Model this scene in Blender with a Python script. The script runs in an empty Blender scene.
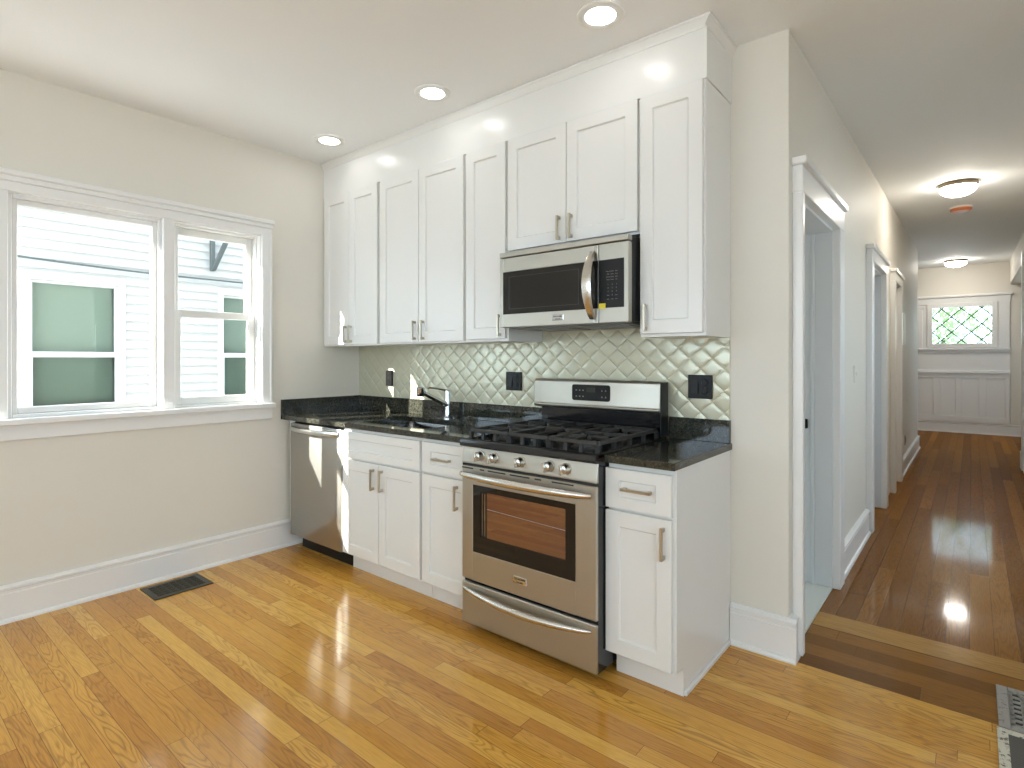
import bpy, bmesh, math, random
from mathutils import Vector, Matrix
random.seed(7)
R = math.radians
scene = bpy.context.scene
COL = scene.collection

# ---------------------------------------------------------------- camera
CAM = Vector((3.7041, -2.6423, 1.3034))
cd = bpy.data.cameras.new('camera')
cam = bpy.data.objects.new('camera', cd)
COL.objects.link(cam)
cam.location = CAM
cam.rotation_euler = (math.pi / 2, 0, 0.6863)
cd.sensor_width = 36.0
cd.lens = 36.0 * 561.27 / 1024
cd.shift_y = -(384 - 358.64) / 1024
cd.clip_start = 0.02
scene.camera = cam

# ---------------------------------------------------------------- light, sky, exposure
vs = scene.view_settings
vs.view_transform = 'Standard'
vs.look = 'None'
vs.exposure = 0.26
vs.gamma = 1.0
vs.use_curve_mapping = False
SKY, SUN, DOWNLIGHT, HALLLIGHT = 5.0, 22.0, 17.0, 46.0

world = bpy.data.worlds.new('sky')
scene.world = world
world.use_nodes = True
wn = world.node_tree
wn.nodes.clear()
bg = wn.nodes.new('ShaderNodeBackground')
wo = wn.nodes.new('ShaderNodeOutputWorld')
bg.inputs[0].default_value = (0.71, 0.90, 1.07, 1)
bg.inputs[1].default_value = SKY
wn.links.new(bg.outputs[0], wo.inputs[0])

sd = bpy.data.lights.new('sun', 'SUN')
sun = bpy.data.objects.new('sun', sd)
COL.objects.link(sun)
sd.energy = SUN
sd.angle = R(0.53)
sd.color = (1.0, 0.95, 0.87)
SUN_DIR = Vector((1.0, 2.28, -1.22)).normalized()
sun.rotation_euler = SUN_DIR.to_track_quat('-Z', 'Y').to_euler()
sun.location = (-6, -12, 9)


def portal(loc, aim, sx, sy):
    ld = bpy.data.lights.new('window_daylight', 'AREA')
    lo = bpy.data.objects.new('window_daylight', ld)
    COL.objects.link(lo)
    ld.shape = 'RECTANGLE'
    ld.size, ld.size_y = sx, sy
    ld.cycles.is_portal = True
    lo.location = loc
    lo.rotation_euler = Vector(aim).to_track_quat('-Z', 'Y').to_euler()


portal((-0.16, -1.715, 1.58), (1, 0, 0), 1.3, 2.0)
REAR_Y, RIGHT_X, KIT_H = -5.6, 5.8, 2.734
portal((2.0, REAR_Y - 0.02, 1.75), (0, 1, 0), 3.5, 1.4)  # covers the added rear openings
portal((RIGHT_X + 0.02, -3.1, 1.55), (-1, 0, 0), 2.8, 1.6)  # covers the opening added in the right wall
portal((3.56, 10.14, 1.89), (0, -1, 0), 0.9, 0.75)
for py in (0.8, 2.6, 5.0):
    portal((1.19, py, 1.6), (1, 0, 0), 1.0, 1.6)
portal((5.36, 8.0, 1.75), (-1, 0, 0), 0.9, 1.0)
portal((5.36, 1.7, 1.70), (-1, 0, 0), 1.3, 1.3)  # covers the window added beside the hall

cy = scene.cycles
cy.max_bounces = 12
cy.diffuse_bounces = 6
cy.glossy_bounces = 6
cy.transparent_max_bounces = 16
cy.sample_clamp_indirect = 8.0
cy.use_denoising = True
cy.caustics_reflective = True

# ---------------------------------------------------------------- materials
MATS = {}


def mat(name, col, rough=0.5, metal=0.0, spec=0.5, ior=None, coat=0.0, emit=None, estr=0.0, aniso=0.0):
    if name in MATS:
        return MATS[name]
    m = bpy.data.materials.new(name)
    m.use_nodes = True
    b = m.node_tree.nodes['Principled BSDF']
    b.inputs['Base Color'].default_value = (*col, 1)
    b.inputs['Roughness'].default_value = rough
    b.inputs['Metallic'].default_value = metal
    b.inputs['Specular IOR Level'].default_value = spec
    if ior:
        b.inputs['IOR'].default_value = ior
    b.inputs['Coat Weight'].default_value = coat
    b.inputs['Coat Roughness'].default_value = 0.05
    b.inputs['Anisotropic'].default_value = aniso
    if emit:
        b.inputs['Emission Color'].default_value = (*emit, 1)
        b.inputs['Emission Strength'].default_value = estr
    MATS[name] = m
    return m


class G:
    """small node-graph helper"""

    def __init__(self, m):
        self.t = m.node_tree
        self.b = self.t.nodes.get('Principled BSDF')

    def n(self, typ, **kw):
        x = self.t.nodes.new(typ)
        for k, v in kw.items():
            setattr(x, k, v)
        return x

    def put(self, sock, v):
        if hasattr(v, 'is_output') or isinstance(v, bpy.types.NodeSocket):
            self.t.links.new(v, sock)
        else:
            sock.default_value = v

    def math(self, op, a, b=0.0, c=None):
        x = self.n('ShaderNodeMath', operation=op)
        self.put(x.inputs[0], a)
        self.put(x.inputs[1], b)
        if c is not None:
            self.put(x.inputs[2], c)
        return x.outputs[0]

    def comb(self, x, y, z):
        c = self.n('ShaderNodeCombineXYZ')
        for i, v in enumerate((x, y, z)):
            self.put(c.inputs[i], v)
        return c.outputs[0]

    def noise(self, vec, scale, detail=3, rough=0.5, dist=0.0):
        x = self.n('ShaderNodeTexNoise')
        self.put(x.inputs['Vector'], vec)
        x.inputs['Scale'].default_value = scale
        x.inputs['Detail'].default_value = detail
        x.inputs['Roughness'].default_value = rough
        x.inputs['Distortion'].default_value = dist
        return x.outputs['Fac']

    def white(self, vec):
        x = self.n('ShaderNodeTexWhiteNoise', noise_dimensions='3D')
        self.put(x.inputs['Vector'], vec)
        return x.outputs['Value']

    def ramp(self, fac, stops):
        x = self.n('ShaderNodeValToRGB')
        el = x.color_ramp.elements
        while len(el) < len(stops):
            el.new(0.5)
        for e, (p, c) in zip(el, stops):
            e.position = p
            e.color = (*c, 1) if len(c) == 3 else c
        self.put(x.inputs[0], fac)
        return x.outputs[0]

    def mix(self, fac, a, b, mode='MIX'):
        x = self.n('ShaderNodeMix', data_type='RGBA', blend_type=mode)
        self.put(x.inputs[0], fac)
        self.put(x.inputs[6], (*a, 1) if isinstance(a, tuple) else a)
        self.put(x.inputs[7], (*b, 1) if isinstance(b, tuple) else b)
        return x.outputs[2]

    def bump(self, h, strength=0.2, dist=0.002):
        x = self.n('ShaderNodeBump')
        x.inputs['Strength'].default_value = strength
        x.inputs['Distance'].default_value = dist
        self.put(x.inputs['Height'], h)
        self.t.links.new(x.outputs[0], self.b.inputs['Normal'])

    def pos(self):
        return self.n('ShaderNodeNewGeometry').outputs['Position']

    def xyz(self):
        s = self.n('ShaderNodeSeparateXYZ')
        self.t.links.new(self.pos(), s.inputs[0])
        return s.outputs


def paint(name, col, rough=0.55, bump=0.04, scale=90, spec=0.4):
    m = mat(name, col, rough, spec=spec)
    g = G(m)
    p = g.pos()
    h = g.noise(p, scale, 4, 0.6)
    g.bump(h, bump, 0.004)
    v = g.noise(p, 1.3, 2)
    c = g.mix(v, tuple(x * 0.98 for x in col), tuple(min(1, x * 1.015) for x in col))
    g.put(g.b.inputs['Base Color'], c)
    return m


WALL = paint('wall paint greige', (0.75, 0.715, 0.64), 0.55)
CEIL = paint('ceiling paint white', (0.885, 0.90, 0.905), 0.7)
TRIM = paint('trim gloss white', (0.83, 0.825, 0.81), 0.28, 0.015, 40, 0.5)
CAB = paint('cabinet satin white', (0.755, 0.75, 0.725), 0.26, 0.012, 60, 0.5)
VINYL = mat('vinyl sash white', (0.80, 0.79, 0.76), 0.35)
WHITEPL = mat('white plastic', (0.82, 0.82, 0.80), 0.35)
BLACK = mat('black enamel gloss', (0.012, 0.012, 0.013), 0.12)
BLKPL = mat('black plastic', (0.010, 0.010, 0.010), 0.34, spec=0.25)
IRON = mat('cast iron matte black', (0.030, 0.029, 0.028), 0.45)
CHROME = mat('chrome', (0.60, 0.61, 0.62), 0.06, 1.0)
NICKEL = mat('champagne nickel pull', (0.50, 0.45, 0.36), 0.28, 1.0)
GLASSBLK = mat('dark appliance glass', (0.014, 0.012, 0.010), 0.03, spec=0.35)
STICKER = mat('yellow sticker', (0.75, 0.62, 0.04), 0.5)
KEYPRINT = mat('keypad print grey', (0.20, 0.20, 0.20), 0.5)
DIM = mat('dark recess', (0.02, 0.02, 0.02), 0.8)
MARBLE = paint('pale marble saddle', (0.62, 0.62, 0.56), 0.3, 0.01, 20)
DOORGREY = paint('door paint cool white', (0.72, 0.75, 0.77), 0.35, 0.01, 40)
ORANGE = mat('orange plastic cover', (0.62, 0.19, 0.06), 0.35)
BRONZE = mat('aged bronze pan', (0.18, 0.14, 0.09), 0.4, 0.8)
REGISTER = mat('dark bronze register', (0.075, 0.072, 0.055), 0.40, 0.6)


def metal_brushed(name, col, rough, axis='x', bump=0.05):
    m = mat(name, col, rough, 1.0)
    g = G(m)
    o = g.xyz()
    sx, sy, sz = (2.0, 500.0, 500.0) if axis == 'x' else (500.0, 500.0, 2.0)
    v = g.comb(g.math('MULTIPLY', o[0], sx), g.math('MULTIPLY', o[1], sy), g.math('MULTIPLY', o[2], sz))
    f = g.noise(v, 1.0, 2)
    g.put(g.b.inputs['Roughness'], g.math('MULTIPLY_ADD', f, 0.14, rough - 0.07))
    g.bump(f, bump, 0.001)
    return m


STEEL = metal_brushed('brushed stainless', (0.47, 0.45, 0.395), 0.40)
STEELDW = metal_brushed('dishwasher stainless', (0.44, 0.43, 0.40), 0.50)
_g = G(STEELDW)
_gl = _g.n('ShaderNodeBsdfGlossy')
_gl.inputs['Color'].default_value = (0.50, 0.48, 0.44, 1)
_gl.inputs['Roughness'].default_value = 0.17
_mx = _g.n('ShaderNodeMixShader')
_mx.inputs[0].default_value = 0.42
STEELDW.node_tree.links.new(_g.b.outputs[0], _mx.inputs[1])
STEELDW.node_tree.links.new(_gl.outputs[0], _mx.inputs[2])
STEELDW.node_tree.links.new(_mx.outputs[0], STEELDW.node_tree.nodes['Material Output'].inputs[0])
STEELP = metal_brushed('polished stainless trim', (0.66, 0.64, 0.60), 0.24, bump=0.02)
SINKST = metal_brushed('sink stainless', (0.17, 0.175, 0.18), 0.14, bump=0.02)


def granite():
    m = mat('black granite polished', (0.02, 0.022, 0.02), 0.06, spec=0.55)
    g = G(m)
    p = g.pos()
    v = g.n('ShaderNodeTexVoronoi')
    g.t.links.new(p, v.inputs['Vector'])
    v.inputs['Scale'].default_value = 260
    s1 = g.ramp(v.outputs['Color'], [(0.50, (0, 0, 0)), (0.95, (1, 1, 1))])
    n2 = g.noise(p, 75, 4, 0.7)
    c = g.ramp(n2, [(0.34, (0.008, 0.010, 0.009)), (0.56, (0.030, 0.032, 0.026)), (0.74, (0.085, 0.080, 0.055))])
    c = g.mix(g.math('MULTIPLY', s1, 0.40), c, (0.19, 0.17, 0.115))
    g.put(g.b.inputs['Base Color'], c)
    return m


GRANITE = granite()


def wood(name, along, width, cols, ring_col, rough, seed, lmin=0.5, lvar=0.6, ring=0.45, gap=(0.08, 0.04, 0.015), spec=0.45, cap=0.22, bumpk=0.06):
    m = mat(name, cols[1], rough, spec=spec)
    g = G(m)
    o = g.xyz()
    a, c = (o[0], o[1]) if along == 'x' else (o[1], o[0])
    cw = g.math('DIVIDE', c, width)
    row = g.math('FLOOR', cw)
    fr = g.math('SUBTRACT', cw, row)
    r1 = g.white(g.comb(row, seed, 1.0))
    r2 = g.white(g.comb(row, seed, 2.0))
    L = g.math('MULTIPLY_ADD', r1, lvar, lmin)
    al = g.math('DIVIDE', g.math('ADD', a, g.math('MULTIPLY', r2, 7.0)), L)
    seg = g.math('FLOOR', al)
    fs = g.math('MULTIPLY', g.math('SUBTRACT', al, seg), L)
    idv = g.white(g.comb(row, seg, seed))
    id2 = g.white(g.comb(row, seg, seed + 5.0))
    # cathedral grain: contour rings of a noise stretched along the board
    wob = g.comb(g.math('MULTIPLY_ADD', id2, 40.0, g.math('MULTIPLY', a, 2.2)),
                 g.math('MULTIPLY', c, 15.0), g.math('MULTIPLY', idv, 60.0))
    n1 = g.noise(wob, 1.0, 2, 0.45, 0.3)
    rings = g.math('MULTIPLY_ADD', g.math('SINE', g.math('MULTIPLY', n1, 78.0)), 0.5, 0.5)
    rings = g.math('POWER', rings, 3.0)
    fib = g.noise(g.comb(g.math('MULTIPLY', a, 9.0), g.math('MULTIPLY', c, 330.0), idv), 1.0, 2)
    base = g.ramp(idv, [(0.0, cols[0]), (0.35, cols[1]), (0.7, cols[2]), (1.0, cols[3])])
    strength = g.math('MULTIPLY', rings, g.math('MULTIPLY_ADD', id2, ring, 0.08))
    base = g.mix(strength, base, ring_col)
    fibm = g.ramp(fib, [(0.40, (1, 1, 1)), (0.66, (0.72, 0.66, 0.58))])
    base = g.mix(0.55, base, fibm, 'MULTIPLY')
    e1 = g.math('LESS_THAN', g.math('MINIMUM', fr, g.math('SUBTRACT', 1.0, fr)), 0.0009 / width)
    e2 = g.math('LESS_THAN', fs, 0.0020)
    seam = g.math('MAXIMUM', e1, e2)
    base = g.mix(g.math('MULTIPLY', seam, 0.75), base, gap)
    g.put(g.b.inputs['Base Color'], base)
    g.put(g.b.inputs['Roughness'], g.math('MULTIPLY_ADD', g.noise(g.pos(), 5.0, 3), 0.05, rough - 0.02))
    sway = g.noise(g.comb(g.math('MULTIPLY', a, 5.0), g.math('MULTIPLY', c, 38.0), idv), 1.0, 2)
    h = g.math('SUBTRACT', g.math('MULTIPLY_ADD', rings, -0.05, g.math('MULTIPLY', sway, 0.9)), g.math('MULTIPLY', seam, 0.5))
    g.bump(h, bumpk, 0.004)
    # varnish film: clear gloss whose reflectance levels off at glancing angles
    t = m.node_tree
    g.b.inputs['Specular IOR Level'].default_value = 0.0
    gl = g.n('ShaderNodeBsdfGlossy')
    gl.inputs['Color'].default_value = (1, 1, 1, 1)
    g.put(gl.inputs['Roughness'], g.b.inputs['Roughness'].links[0].from_socket)
    g.put(gl.inputs['Normal'], g.b.inputs['Normal'].links[0].from_socket)
    fr = g.n('ShaderNodeFresnel')
    fr.inputs['IOR'].default_value = 1.46
    mx = g.n('ShaderNodeMixShader')
    g.put(mx.inputs[0], g.math('MINIMUM', fr.outputs[0], cap))
    t.links.new(g.b.outputs[0], mx.inputs[1])
    t.links.new(gl.outputs[0], mx.inputs[2])
    t.links.new(mx.outputs[0], t.nodes['Material Output'].inputs[0])
    return m


OAK = wood('honey oak strip floor', 'x', 0.064,
           [(0.53, 0.240, 0.040), (0.635, 0.315, 0.054), (0.70, 0.370, 0.068), (0.77, 0.440, 0.096)],
           (0.29, 0.120, 0.024), 0.12, 3.0, 0.7, 0.9, 0.5, cap=0.22)
PINE = wood('brown hall floor boards', 'y', 0.088,
            [(0.200, 0.076, 0.011), (0.240, 0.095, 0.014), (0.270, 0.110, 0.017), (0.320, 0.138, 0.023)],
            (0.080, 0.028, 0.006), 0.075, 11.0, 1.6, 1.4, 0.3, (0.03, 0.012, 0.004), cap=0.11, bumpk=0.04)
PINEX = wood('brown threshold boards', 'x', 0.105,
             [(0.185, 0.076, 0.014), (0.23, 0.098, 0.018), (0.28, 0.125, 0.025), (0.33, 0.155, 0.034)],
             (0.09, 0.032, 0.010), 0.13, 17.0, 2.0, 1.4, 0.3, cap=0.07, bumpk=0.04)
STRIP = wood('lighter threshold strip', 'x', 0.30,
             [(0.42, 0.220, 0.052), (0.45, 0.240, 0.060), (0.45, 0.240, 0.060), (0.47, 0.250, 0.064)],
             (0.16, 0.068, 0.022), 0.13, 23.0, 3.0, 0.5, 0.3, cap=0.10, bumpk=0.04)


def tile_mat():
    m = mat('pearl glass diamond tile', (0.66, 0.655, 0.54), 0.22, 0.20, spec=0.5)
    g = G(m)
    n = g.noise(g.pos(), 9.0, 3)
    g.put(g.b.inputs['Base Color'], g.mix(n, (0.54, 0.525, 0.385), (0.63, 0.61, 0.475)))
    return m


TILE = tile_mat()


def thin_glass(name, tint, refl_ior=1.45, extra=0.0, coat=(1, 1, 1)):
    m = bpy.data.materials.new(name)
    m.use_nodes = True
    t = m.node_tree
    t.nodes.clear()
    out = t.nodes.new('ShaderNodeOutputMaterial')
    mx = t.nodes.new('ShaderNodeMixShader')
    tr = t.nodes.new('ShaderNodeBsdfTransparent')
    gl = t.nodes.new('ShaderNodeBsdfGlossy')
    fr = t.nodes.new('ShaderNodeFresnel')
    fr.inputs['IOR'].default_value = refl_ior
    tr.inputs[0].default_value = (*tint, 1)
    gl.inputs['Roughness'].default_value = 0.01
    gl.inputs['Color'].default_value = (*coat, 1)
    geo = t.nodes.new('ShaderNodeNewGeometry')
    fb = t.nodes.new('ShaderNodeMath')          # the pane reflects at its outer face only
    fb.operation = 'MULTIPLY'
    inv = t.nodes.new('ShaderNodeMath')
    inv.operation = 'SUBTRACT'
    inv.inputs[0].default_value = 1.0
    t.links.new(geo.outputs['Backfacing'], inv.inputs[1])
    t.links.new(fr.outputs[0], fb.inputs[0])
    t.links.new(inv.outputs[0], fb.inputs[1])
    if extra:
        a = t.nodes.new('ShaderNodeMath')
        a.operation = 'ADD'
        a.inputs[1].default_value = extra
        t.links.new(fb.outputs[0], a.inputs[0])
        t.links.new(a.outputs[0], mx.inputs[0])
    else:
        t.links.new(fb.outputs[0], mx.inputs[0])
    t.links.new(tr.outputs[0], mx.inputs[1])
    t.links.new(gl.outputs[0], mx.inputs[2])
    t.links.new(mx.outputs[0], out.inputs[0])
    MATS[name] = m
    return m


GLASS = thin_glass('clear window glass', (0.97, 0.985, 0.98))
OVENGLASS = thin_glass('coated oven glass', (0.34, 0.24, 0.20), 1.6, 0.30, (0.88, 0.64, 0.60))
LENS = mat('lit frosted lens', (0.9, 0.9, 0.9), 0.4, emit=(1.0, 0.99, 0.98), estr=DOWNLIGHT)
DOME = mat('lit opal glass dome', (0.9, 0.88, 0.84), 0.25, emit=(1.0, 0.94, 0.84), estr=HALLLIGHT)


def siding():
    m = mat('white vinyl siding', (0.52, 0.522, 0.525), 0.45)
    return m


SIDING = siding()
BLIND = mat('window blind cloth', (0.40, 0.43, 0.41), 0.7)
GREENGL = mat('green tinted room', (0.20, 0.30, 0.26), 0.6)
SCREEN = thin_glass('insect screen', (0.86, 0.87, 0.865), 1.0)
BRACKETM = mat('weathered grey bracket', (0.10, 0.12, 0.12), 0.6)
GRASS = paint('pale patio concrete', (0.50, 0.50, 0.49), 0.9, 0.3, 40)
LEAF = mat('tree leaf green', (0.30, 0.42, 0.20), 0.6)
_g = G(LEAF)
_tl = _g.n('ShaderNodeBsdfTranslucent')
_tl.inputs[0].default_value = (0.42, 0.60, 0.26, 1)
_mx = _g.n('ShaderNodeMixShader')
_mx.inputs[0].default_value = 0.5
LEAF.node_tree.links.new(_g.b.outputs[0], _mx.inputs[1])
LEAF.node_tree.links.new(_tl.outputs[0], _mx.inputs[2])
LEAF.node_tree.links.new(_mx.outputs[0], LEAF.node_tree.nodes['Material Output'].inputs[0])
BARK = mat('tree bark', (0.12, 0.08, 0.05), 0.8)
LEAD = mat('lead came', (0.10, 0.12, 0.07), 0.5, 0.2)
CONCRETE = paint('sky block grey', (0.20, 0.195, 0.19), 0.8)  # dark tone for the added sky-blocking mass


def chipped(name, col, under):
    m = mat(name, col, 0.5)
    g = G(m)
    n = g.noise(g.pos(), 55, 5, 0.7)
    g.put(g.b.inputs['Base Color'], g.mix(g.ramp(n, [(0.55, (0, 0, 0)), (0.62, (1, 1, 1))]), col, under))
    return m


CHIPWHITE = chipped('chipped cream paint', (0.62, 0.59, 0.48), (0.10, 0.09, 0.07))
GREYIRON = chipped('worn grey cast iron', (0.30, 0.285, 0.255), (0.16, 0.15, 0.14))
DULLIRON = mat('dull grey louver', (0.12, 0.115, 0.105), 0.5, 0.4)

# ---------------------------------------------------------------- mesh helpers
ORG = {}


class MB:
    def __init__(self):
        self.bm = bmesh.new()

    def _bev(self, verts, w, seg=1):
        es = set()
        for v in verts:
            for e in v.link_edges:
                es.add(e)
        bmesh.ops.bevel(self.bm, geom=list(es), offset=w, segments=seg, affect='EDGES', profile=0.5)

    def box(self, x0, x1, y0, y1, z0, z1, bev=0.0, seg=1):
        vs_ = [self.bm.verts.new(p) for p in
               ((x0, y0, z0), (x1, y0, z0), (x1, y1, z0), (x0, y1, z0), (x0, y0, z1), (x1, y0, z1), (x1, y1, z1), (x0, y1, z1))]
        for f in ((0, 3, 2, 1), (4, 5, 6, 7), (0, 1, 5, 4), (1, 2, 6, 5), (2, 3, 7, 6), (3, 0, 4, 7)):
            self.bm.faces.new([vs_[i] for i in f])
        if bev:
            self._bev(vs_, bev, seg)
        return self

    def prism(self, pts, d, bev=0.0, seg=1):
        """extrude a planar polygon (3-D points) by vector d"""
        d = Vector(d)
        a = [self.bm.verts.new(p) for p in pts]
        b = [self.bm.verts.new(Vector(p) + d) for p in pts]
        n = len(a)
        fs = [self.bm.faces.new(a[::-1]), self.bm.faces.new(b)]
        for i in range(n):
            fs.append(self.bm.faces.new((a[i], a[(i + 1) % n], b[(i + 1) % n], b[i])))
        bmesh.ops.recalc_face_normals(self.bm, faces=fs)
        if bev:
            self._bev(a + b, bev, seg)
        return self

    def tube(self, pts, r, n=10, cap=True, rx=None):
        """round (or elliptical r x rx) tube along points"""
        pts = [Vector(p) for p in pts]
        rs = r if isinstance(r, (list, tuple)) else [r] * len(pts)
        rings = []
        up = None
        for i, p in enumerate(pts):
            t = (pts[min(i + 1, len(pts) - 1)] - pts[max(i - 1, 0)]).normalized()
            if up is None:
                ref = Vector((0, 0, 1)) if abs(t.z) < 0.9 else Vector((1, 0, 0))
                up = (ref - t * ref.dot(t)).normalized()
            else:
                up = (up - t * up.dot(t)).normalized()
            s = t.cross(up)
            k = (rx / r if rx and not isinstance(r, (list, tuple)) else 1.0)
            rings.append([self.bm.verts.new(p + up * (rs[i] * math.cos(2 * math.pi * j / n)) + s * (rs[i] * k * math.sin(2 * math.pi * j / n)))
                          for j in range(n)])
        fs = []
        for a, b in zip(rings, rings[1:]):
            for j in range(n):
                fs.append(self.bm.faces.new((a[j], a[(j + 1) % n], b[(j + 1) % n], b[j])))
        if cap:
            fs.append(self.bm.faces.new(rings[0][::-1]))
            fs.append(self.bm.faces.new(rings[-1]))
        bmesh.ops.recalc_face_normals(self.bm, faces=fs)
        return self

    def lathe(self, prof, c, axis='z', n=32, flip=1):
        """prof: list of (radius, height) about an axis through c"""
        c = Vector(c)
        rings = []
        for r, h in prof:
            ring = []
            if r < 1e-6:
                q = {'z': (0, 0, h), 'y': (0, h, 0), 'x': (h, 0, 0)}[axis]
                rings.append([self.bm.verts.new(c + Vector(q))])
                continue
            for j in range(n):
                a = 2 * math.pi * j / n
                u, v = r * math.cos(a), r * math.sin(a)
                q = {'z': (u, v, h), 'y': (u, h, v), 'x': (h, u, v)}[axis]
                ring.append(self.bm.verts.new(c + Vector(q)))
            rings.append(ring)
        fs = []
        for a, b in zip(rings, rings[1:]):
            for j in range(n):
                k = (j + 1) % n
                if len(a) == 1 and len(b) == 1:
                    continue
                if len(a) == 1:
                    fs.append(self.bm.faces.new((a[0], b[k], b[j])))
                elif len(b) == 1:
                    fs.append(self.bm.faces.new((a[j], a[k], b[0])))
                else:
                    fs.append(self.bm.faces.new((a[j], a[k], b[k], b[j])))
        bmesh.ops.recalc_face_normals(self.bm, faces=fs)
        return self

    def quad(self, *p):
        self.bm.faces.new([self.bm.verts.new(q) for q in p])
        return self

    def text(self, body, size, M, depth=0.0004):
        cu = bpy.data.curves.new('lettering', 'FONT')
        cu.body = body
        cu.size = size
        cu.align_x = 'CENTER'
        cu.align_y = 'CENTER'
        cu.extrude = depth
        o = bpy.data.objects.new('lettering', cu)
        COL.objects.link(o)
        dg = bpy.context.evaluated_depsgraph_get()
        me = bpy.data.meshes.new_from_object(o.evaluated_get(dg))
        me.transform(M)
        self.bm.from_mesh(me)
        bpy.data.meshes.remove(me)
        bpy.data.objects.remove(o)
        bpy.data.curves.remove(cu)
        return self

    def build(self, name, m, parent=None, at=None, smooth=False, **tags):
        org = Vector(ORG[parent.name]) if parent is not None else Vector(at if at else (0, 0, 0))
        if parent is not None and at:
            org = Vector(at)
        bm = self.bm
        bm.normal_update()
        for v in bm.verts:
            v.co -= org
        me = bpy.data.meshes.new(name)
        bm.to_mesh(me)
        bm.free()
        me.materials.append(m)
        if smooth:
            for p in me.polygons:
                p.use_smooth = True
            me.set_sharp_from_angle(angle=R(38))
        o = bpy.data.objects.new(name, me)
        COL.objects.link(o)
        if parent is not None:
            o.parent = parent
            o.location = org - Vector(ORG[parent.name])
        else:
            o.location = org
        ORG[o.name] = tuple(org)
        for k, v in tags.items():
            o[k] = v
        return o


def thing(name, label, category, at, group=None):
    o = bpy.data.objects.new(name, None)
    COL.objects.link(o)
    o.empty_display_size = 0.05
    o.location = at
    ORG[o.name] = tuple(at)
    o['label'] = label
    o['category'] = category
    if group:
        o['group'] = group
    return o


def tag(o, label, category, group=None):
    o['label'] = label
    o['category'] = category
    if group:
        o['group'] = group
    return o


def struct(name, mb, m, smooth=False):
    return mb.build(name, m, smooth=smooth, kind='structure')


def struct_empty(name, at):
    o = bpy.data.objects.new(name, None)
    COL.objects.link(o)
    o.location = at
    ORG[o.name] = tuple(at)
    o['kind'] = 'structure'
    return o


def shaker(x0, x1, z0, z1, yf, t=0.02, rail=0.06, hrail=None, rec=0.009):
    """one shaker front facing -y: flat frame, small slope, recessed centre panel"""
    hrail = hrail or rail
    mb = MB()
    bm = mb.bm
    e = 0.0015

    def ring(a, b, c, d, y):
        return [bm.verts.new(p) for p in ((a, y, c), (b, y, c), (b, y, d), (a, y, d))]
    rs = [ring(x0, x1, z0, z1, yf + t), ring(x0, x1, z0, z1, yf + e), ring(x0 + e, x1 - e, z0 + e, z1 - e, yf),
          ring(x0 + rail, x1 - rail, z0 + hrail, z1 - hrail, yf),
          ring(x0 + rail + 0.005, x1 - rail - 0.005, z0 + hrail + 0.005, z1 - hrail - 0.005, yf + rec)]
    for a, b in zip(rs, rs[1:]):
        for i in range(4):
            j = (i + 1) % 4
            bm.faces.new((a[i], a[j], b[j], b[i]))
    bm.faces.new(rs[-1])
    bm.faces.new(rs[0][::-1])
    return mb


def pull(parent, x, z, yf, vertical=True, L=0.125, name='handle'):
    """square bar pull on two posts, standing off a front at yf"""
    mb = MB()
    w, so = 0.0055, 0.030
    if vertical:
        mb.box(x - w, x + w, yf - so, yf - so + 0.011, z - L / 2, z + L / 2, 0.0012)
        for s in (-1, 1):
            zc = z + s * (L / 2 - 0.010)
            mb.box(x - w, x + w, yf - so + 0.009, yf, zc - 0.0075, zc + 0.0075, 0.001)
    else:
        mb.box(x - L / 2, x + L / 2, yf - so, yf - so + 0.011, z - w, z + w, 0.0012)
        for s in (-1, 1):
            xc = x + s * (L / 2 - 0.010)
            mb.box(xc - 0.0075, xc + 0.0075, yf - so + 0.009, yf, z - w, z + w, 0.001)
    return mb.build(name, NICKEL, parent)


def rings_frame(x0, x1, z0, z1, w, y0, y1, bev=0.0, wt=None, wb=None):
    """rectangular frame lying in an xz plane (four mitred bars as one mesh)"""
    mb = MB()
    wt, wb = wt or w, wb or w
    mb.box(x0, x0 + w, y0, y1, z0, z1, bev)
    mb.box(x1 - w, x1, y0, y1, z0, z1, bev)
    mb.box(x0 + w, x1 - w, y0, y1, z1 - wt, z1, bev)
    mb.box(x0 + w, x1 - w, y0, y1, z0, z0 + wb, bev)
    return mb


def frame_yz(mb, y0, y1, z0, z1, w, x0, x1, bev=0.0, wt=None, wb=None):
    wt, wb = wt or w, wb or w
    mb.box(x0, x1, y0, y0 + w, z0, z1, bev)
    mb.box(x0, x1, y1 - w, y1, z0, z1, bev)
    mb.box(x0, x1, y0 + w, y1 - w, z1 - wt, z1, bev)
    mb.box(x0, x1, y0 + w, y1 - w, z0, z0 + wb, bev)
    return mb


# ================================================================ SETTING
H = KIT_H
XW = 3.09          # hall face of the wall beside the kitchen run
XR = 2.844         # right side of the cabinet run
HALL_END = 7.49
FAR_Y = 10.0
HR = 4.2           # right side of the hall


def HZ(y):
    return H + 0.021 * y


# floors
struct('floor', MB().box(-0.15, RIGHT_X + 0.15, REAR_Y - 0.15, 0.0, -0.1, 0.0), OAK)
struct('floor_threshold', MB().box(2.84, 5.3, 0.0, 0.43, -0.1, 0.0005), PINEX)
struct('floor_threshold_strip', MB().box(2.95, 5.3, 0.43, 0.60, -0.1, 0.001), STRIP)
struct('floor_hall', MB().box(2.95, 5.3, 0.60, FAR_Y + 0.1, -0.1, 0.0).box(1.0, 2.95, HALL_END - 0.6, FAR_Y + 0.1, -0.1, 0.0), PINE)
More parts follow.
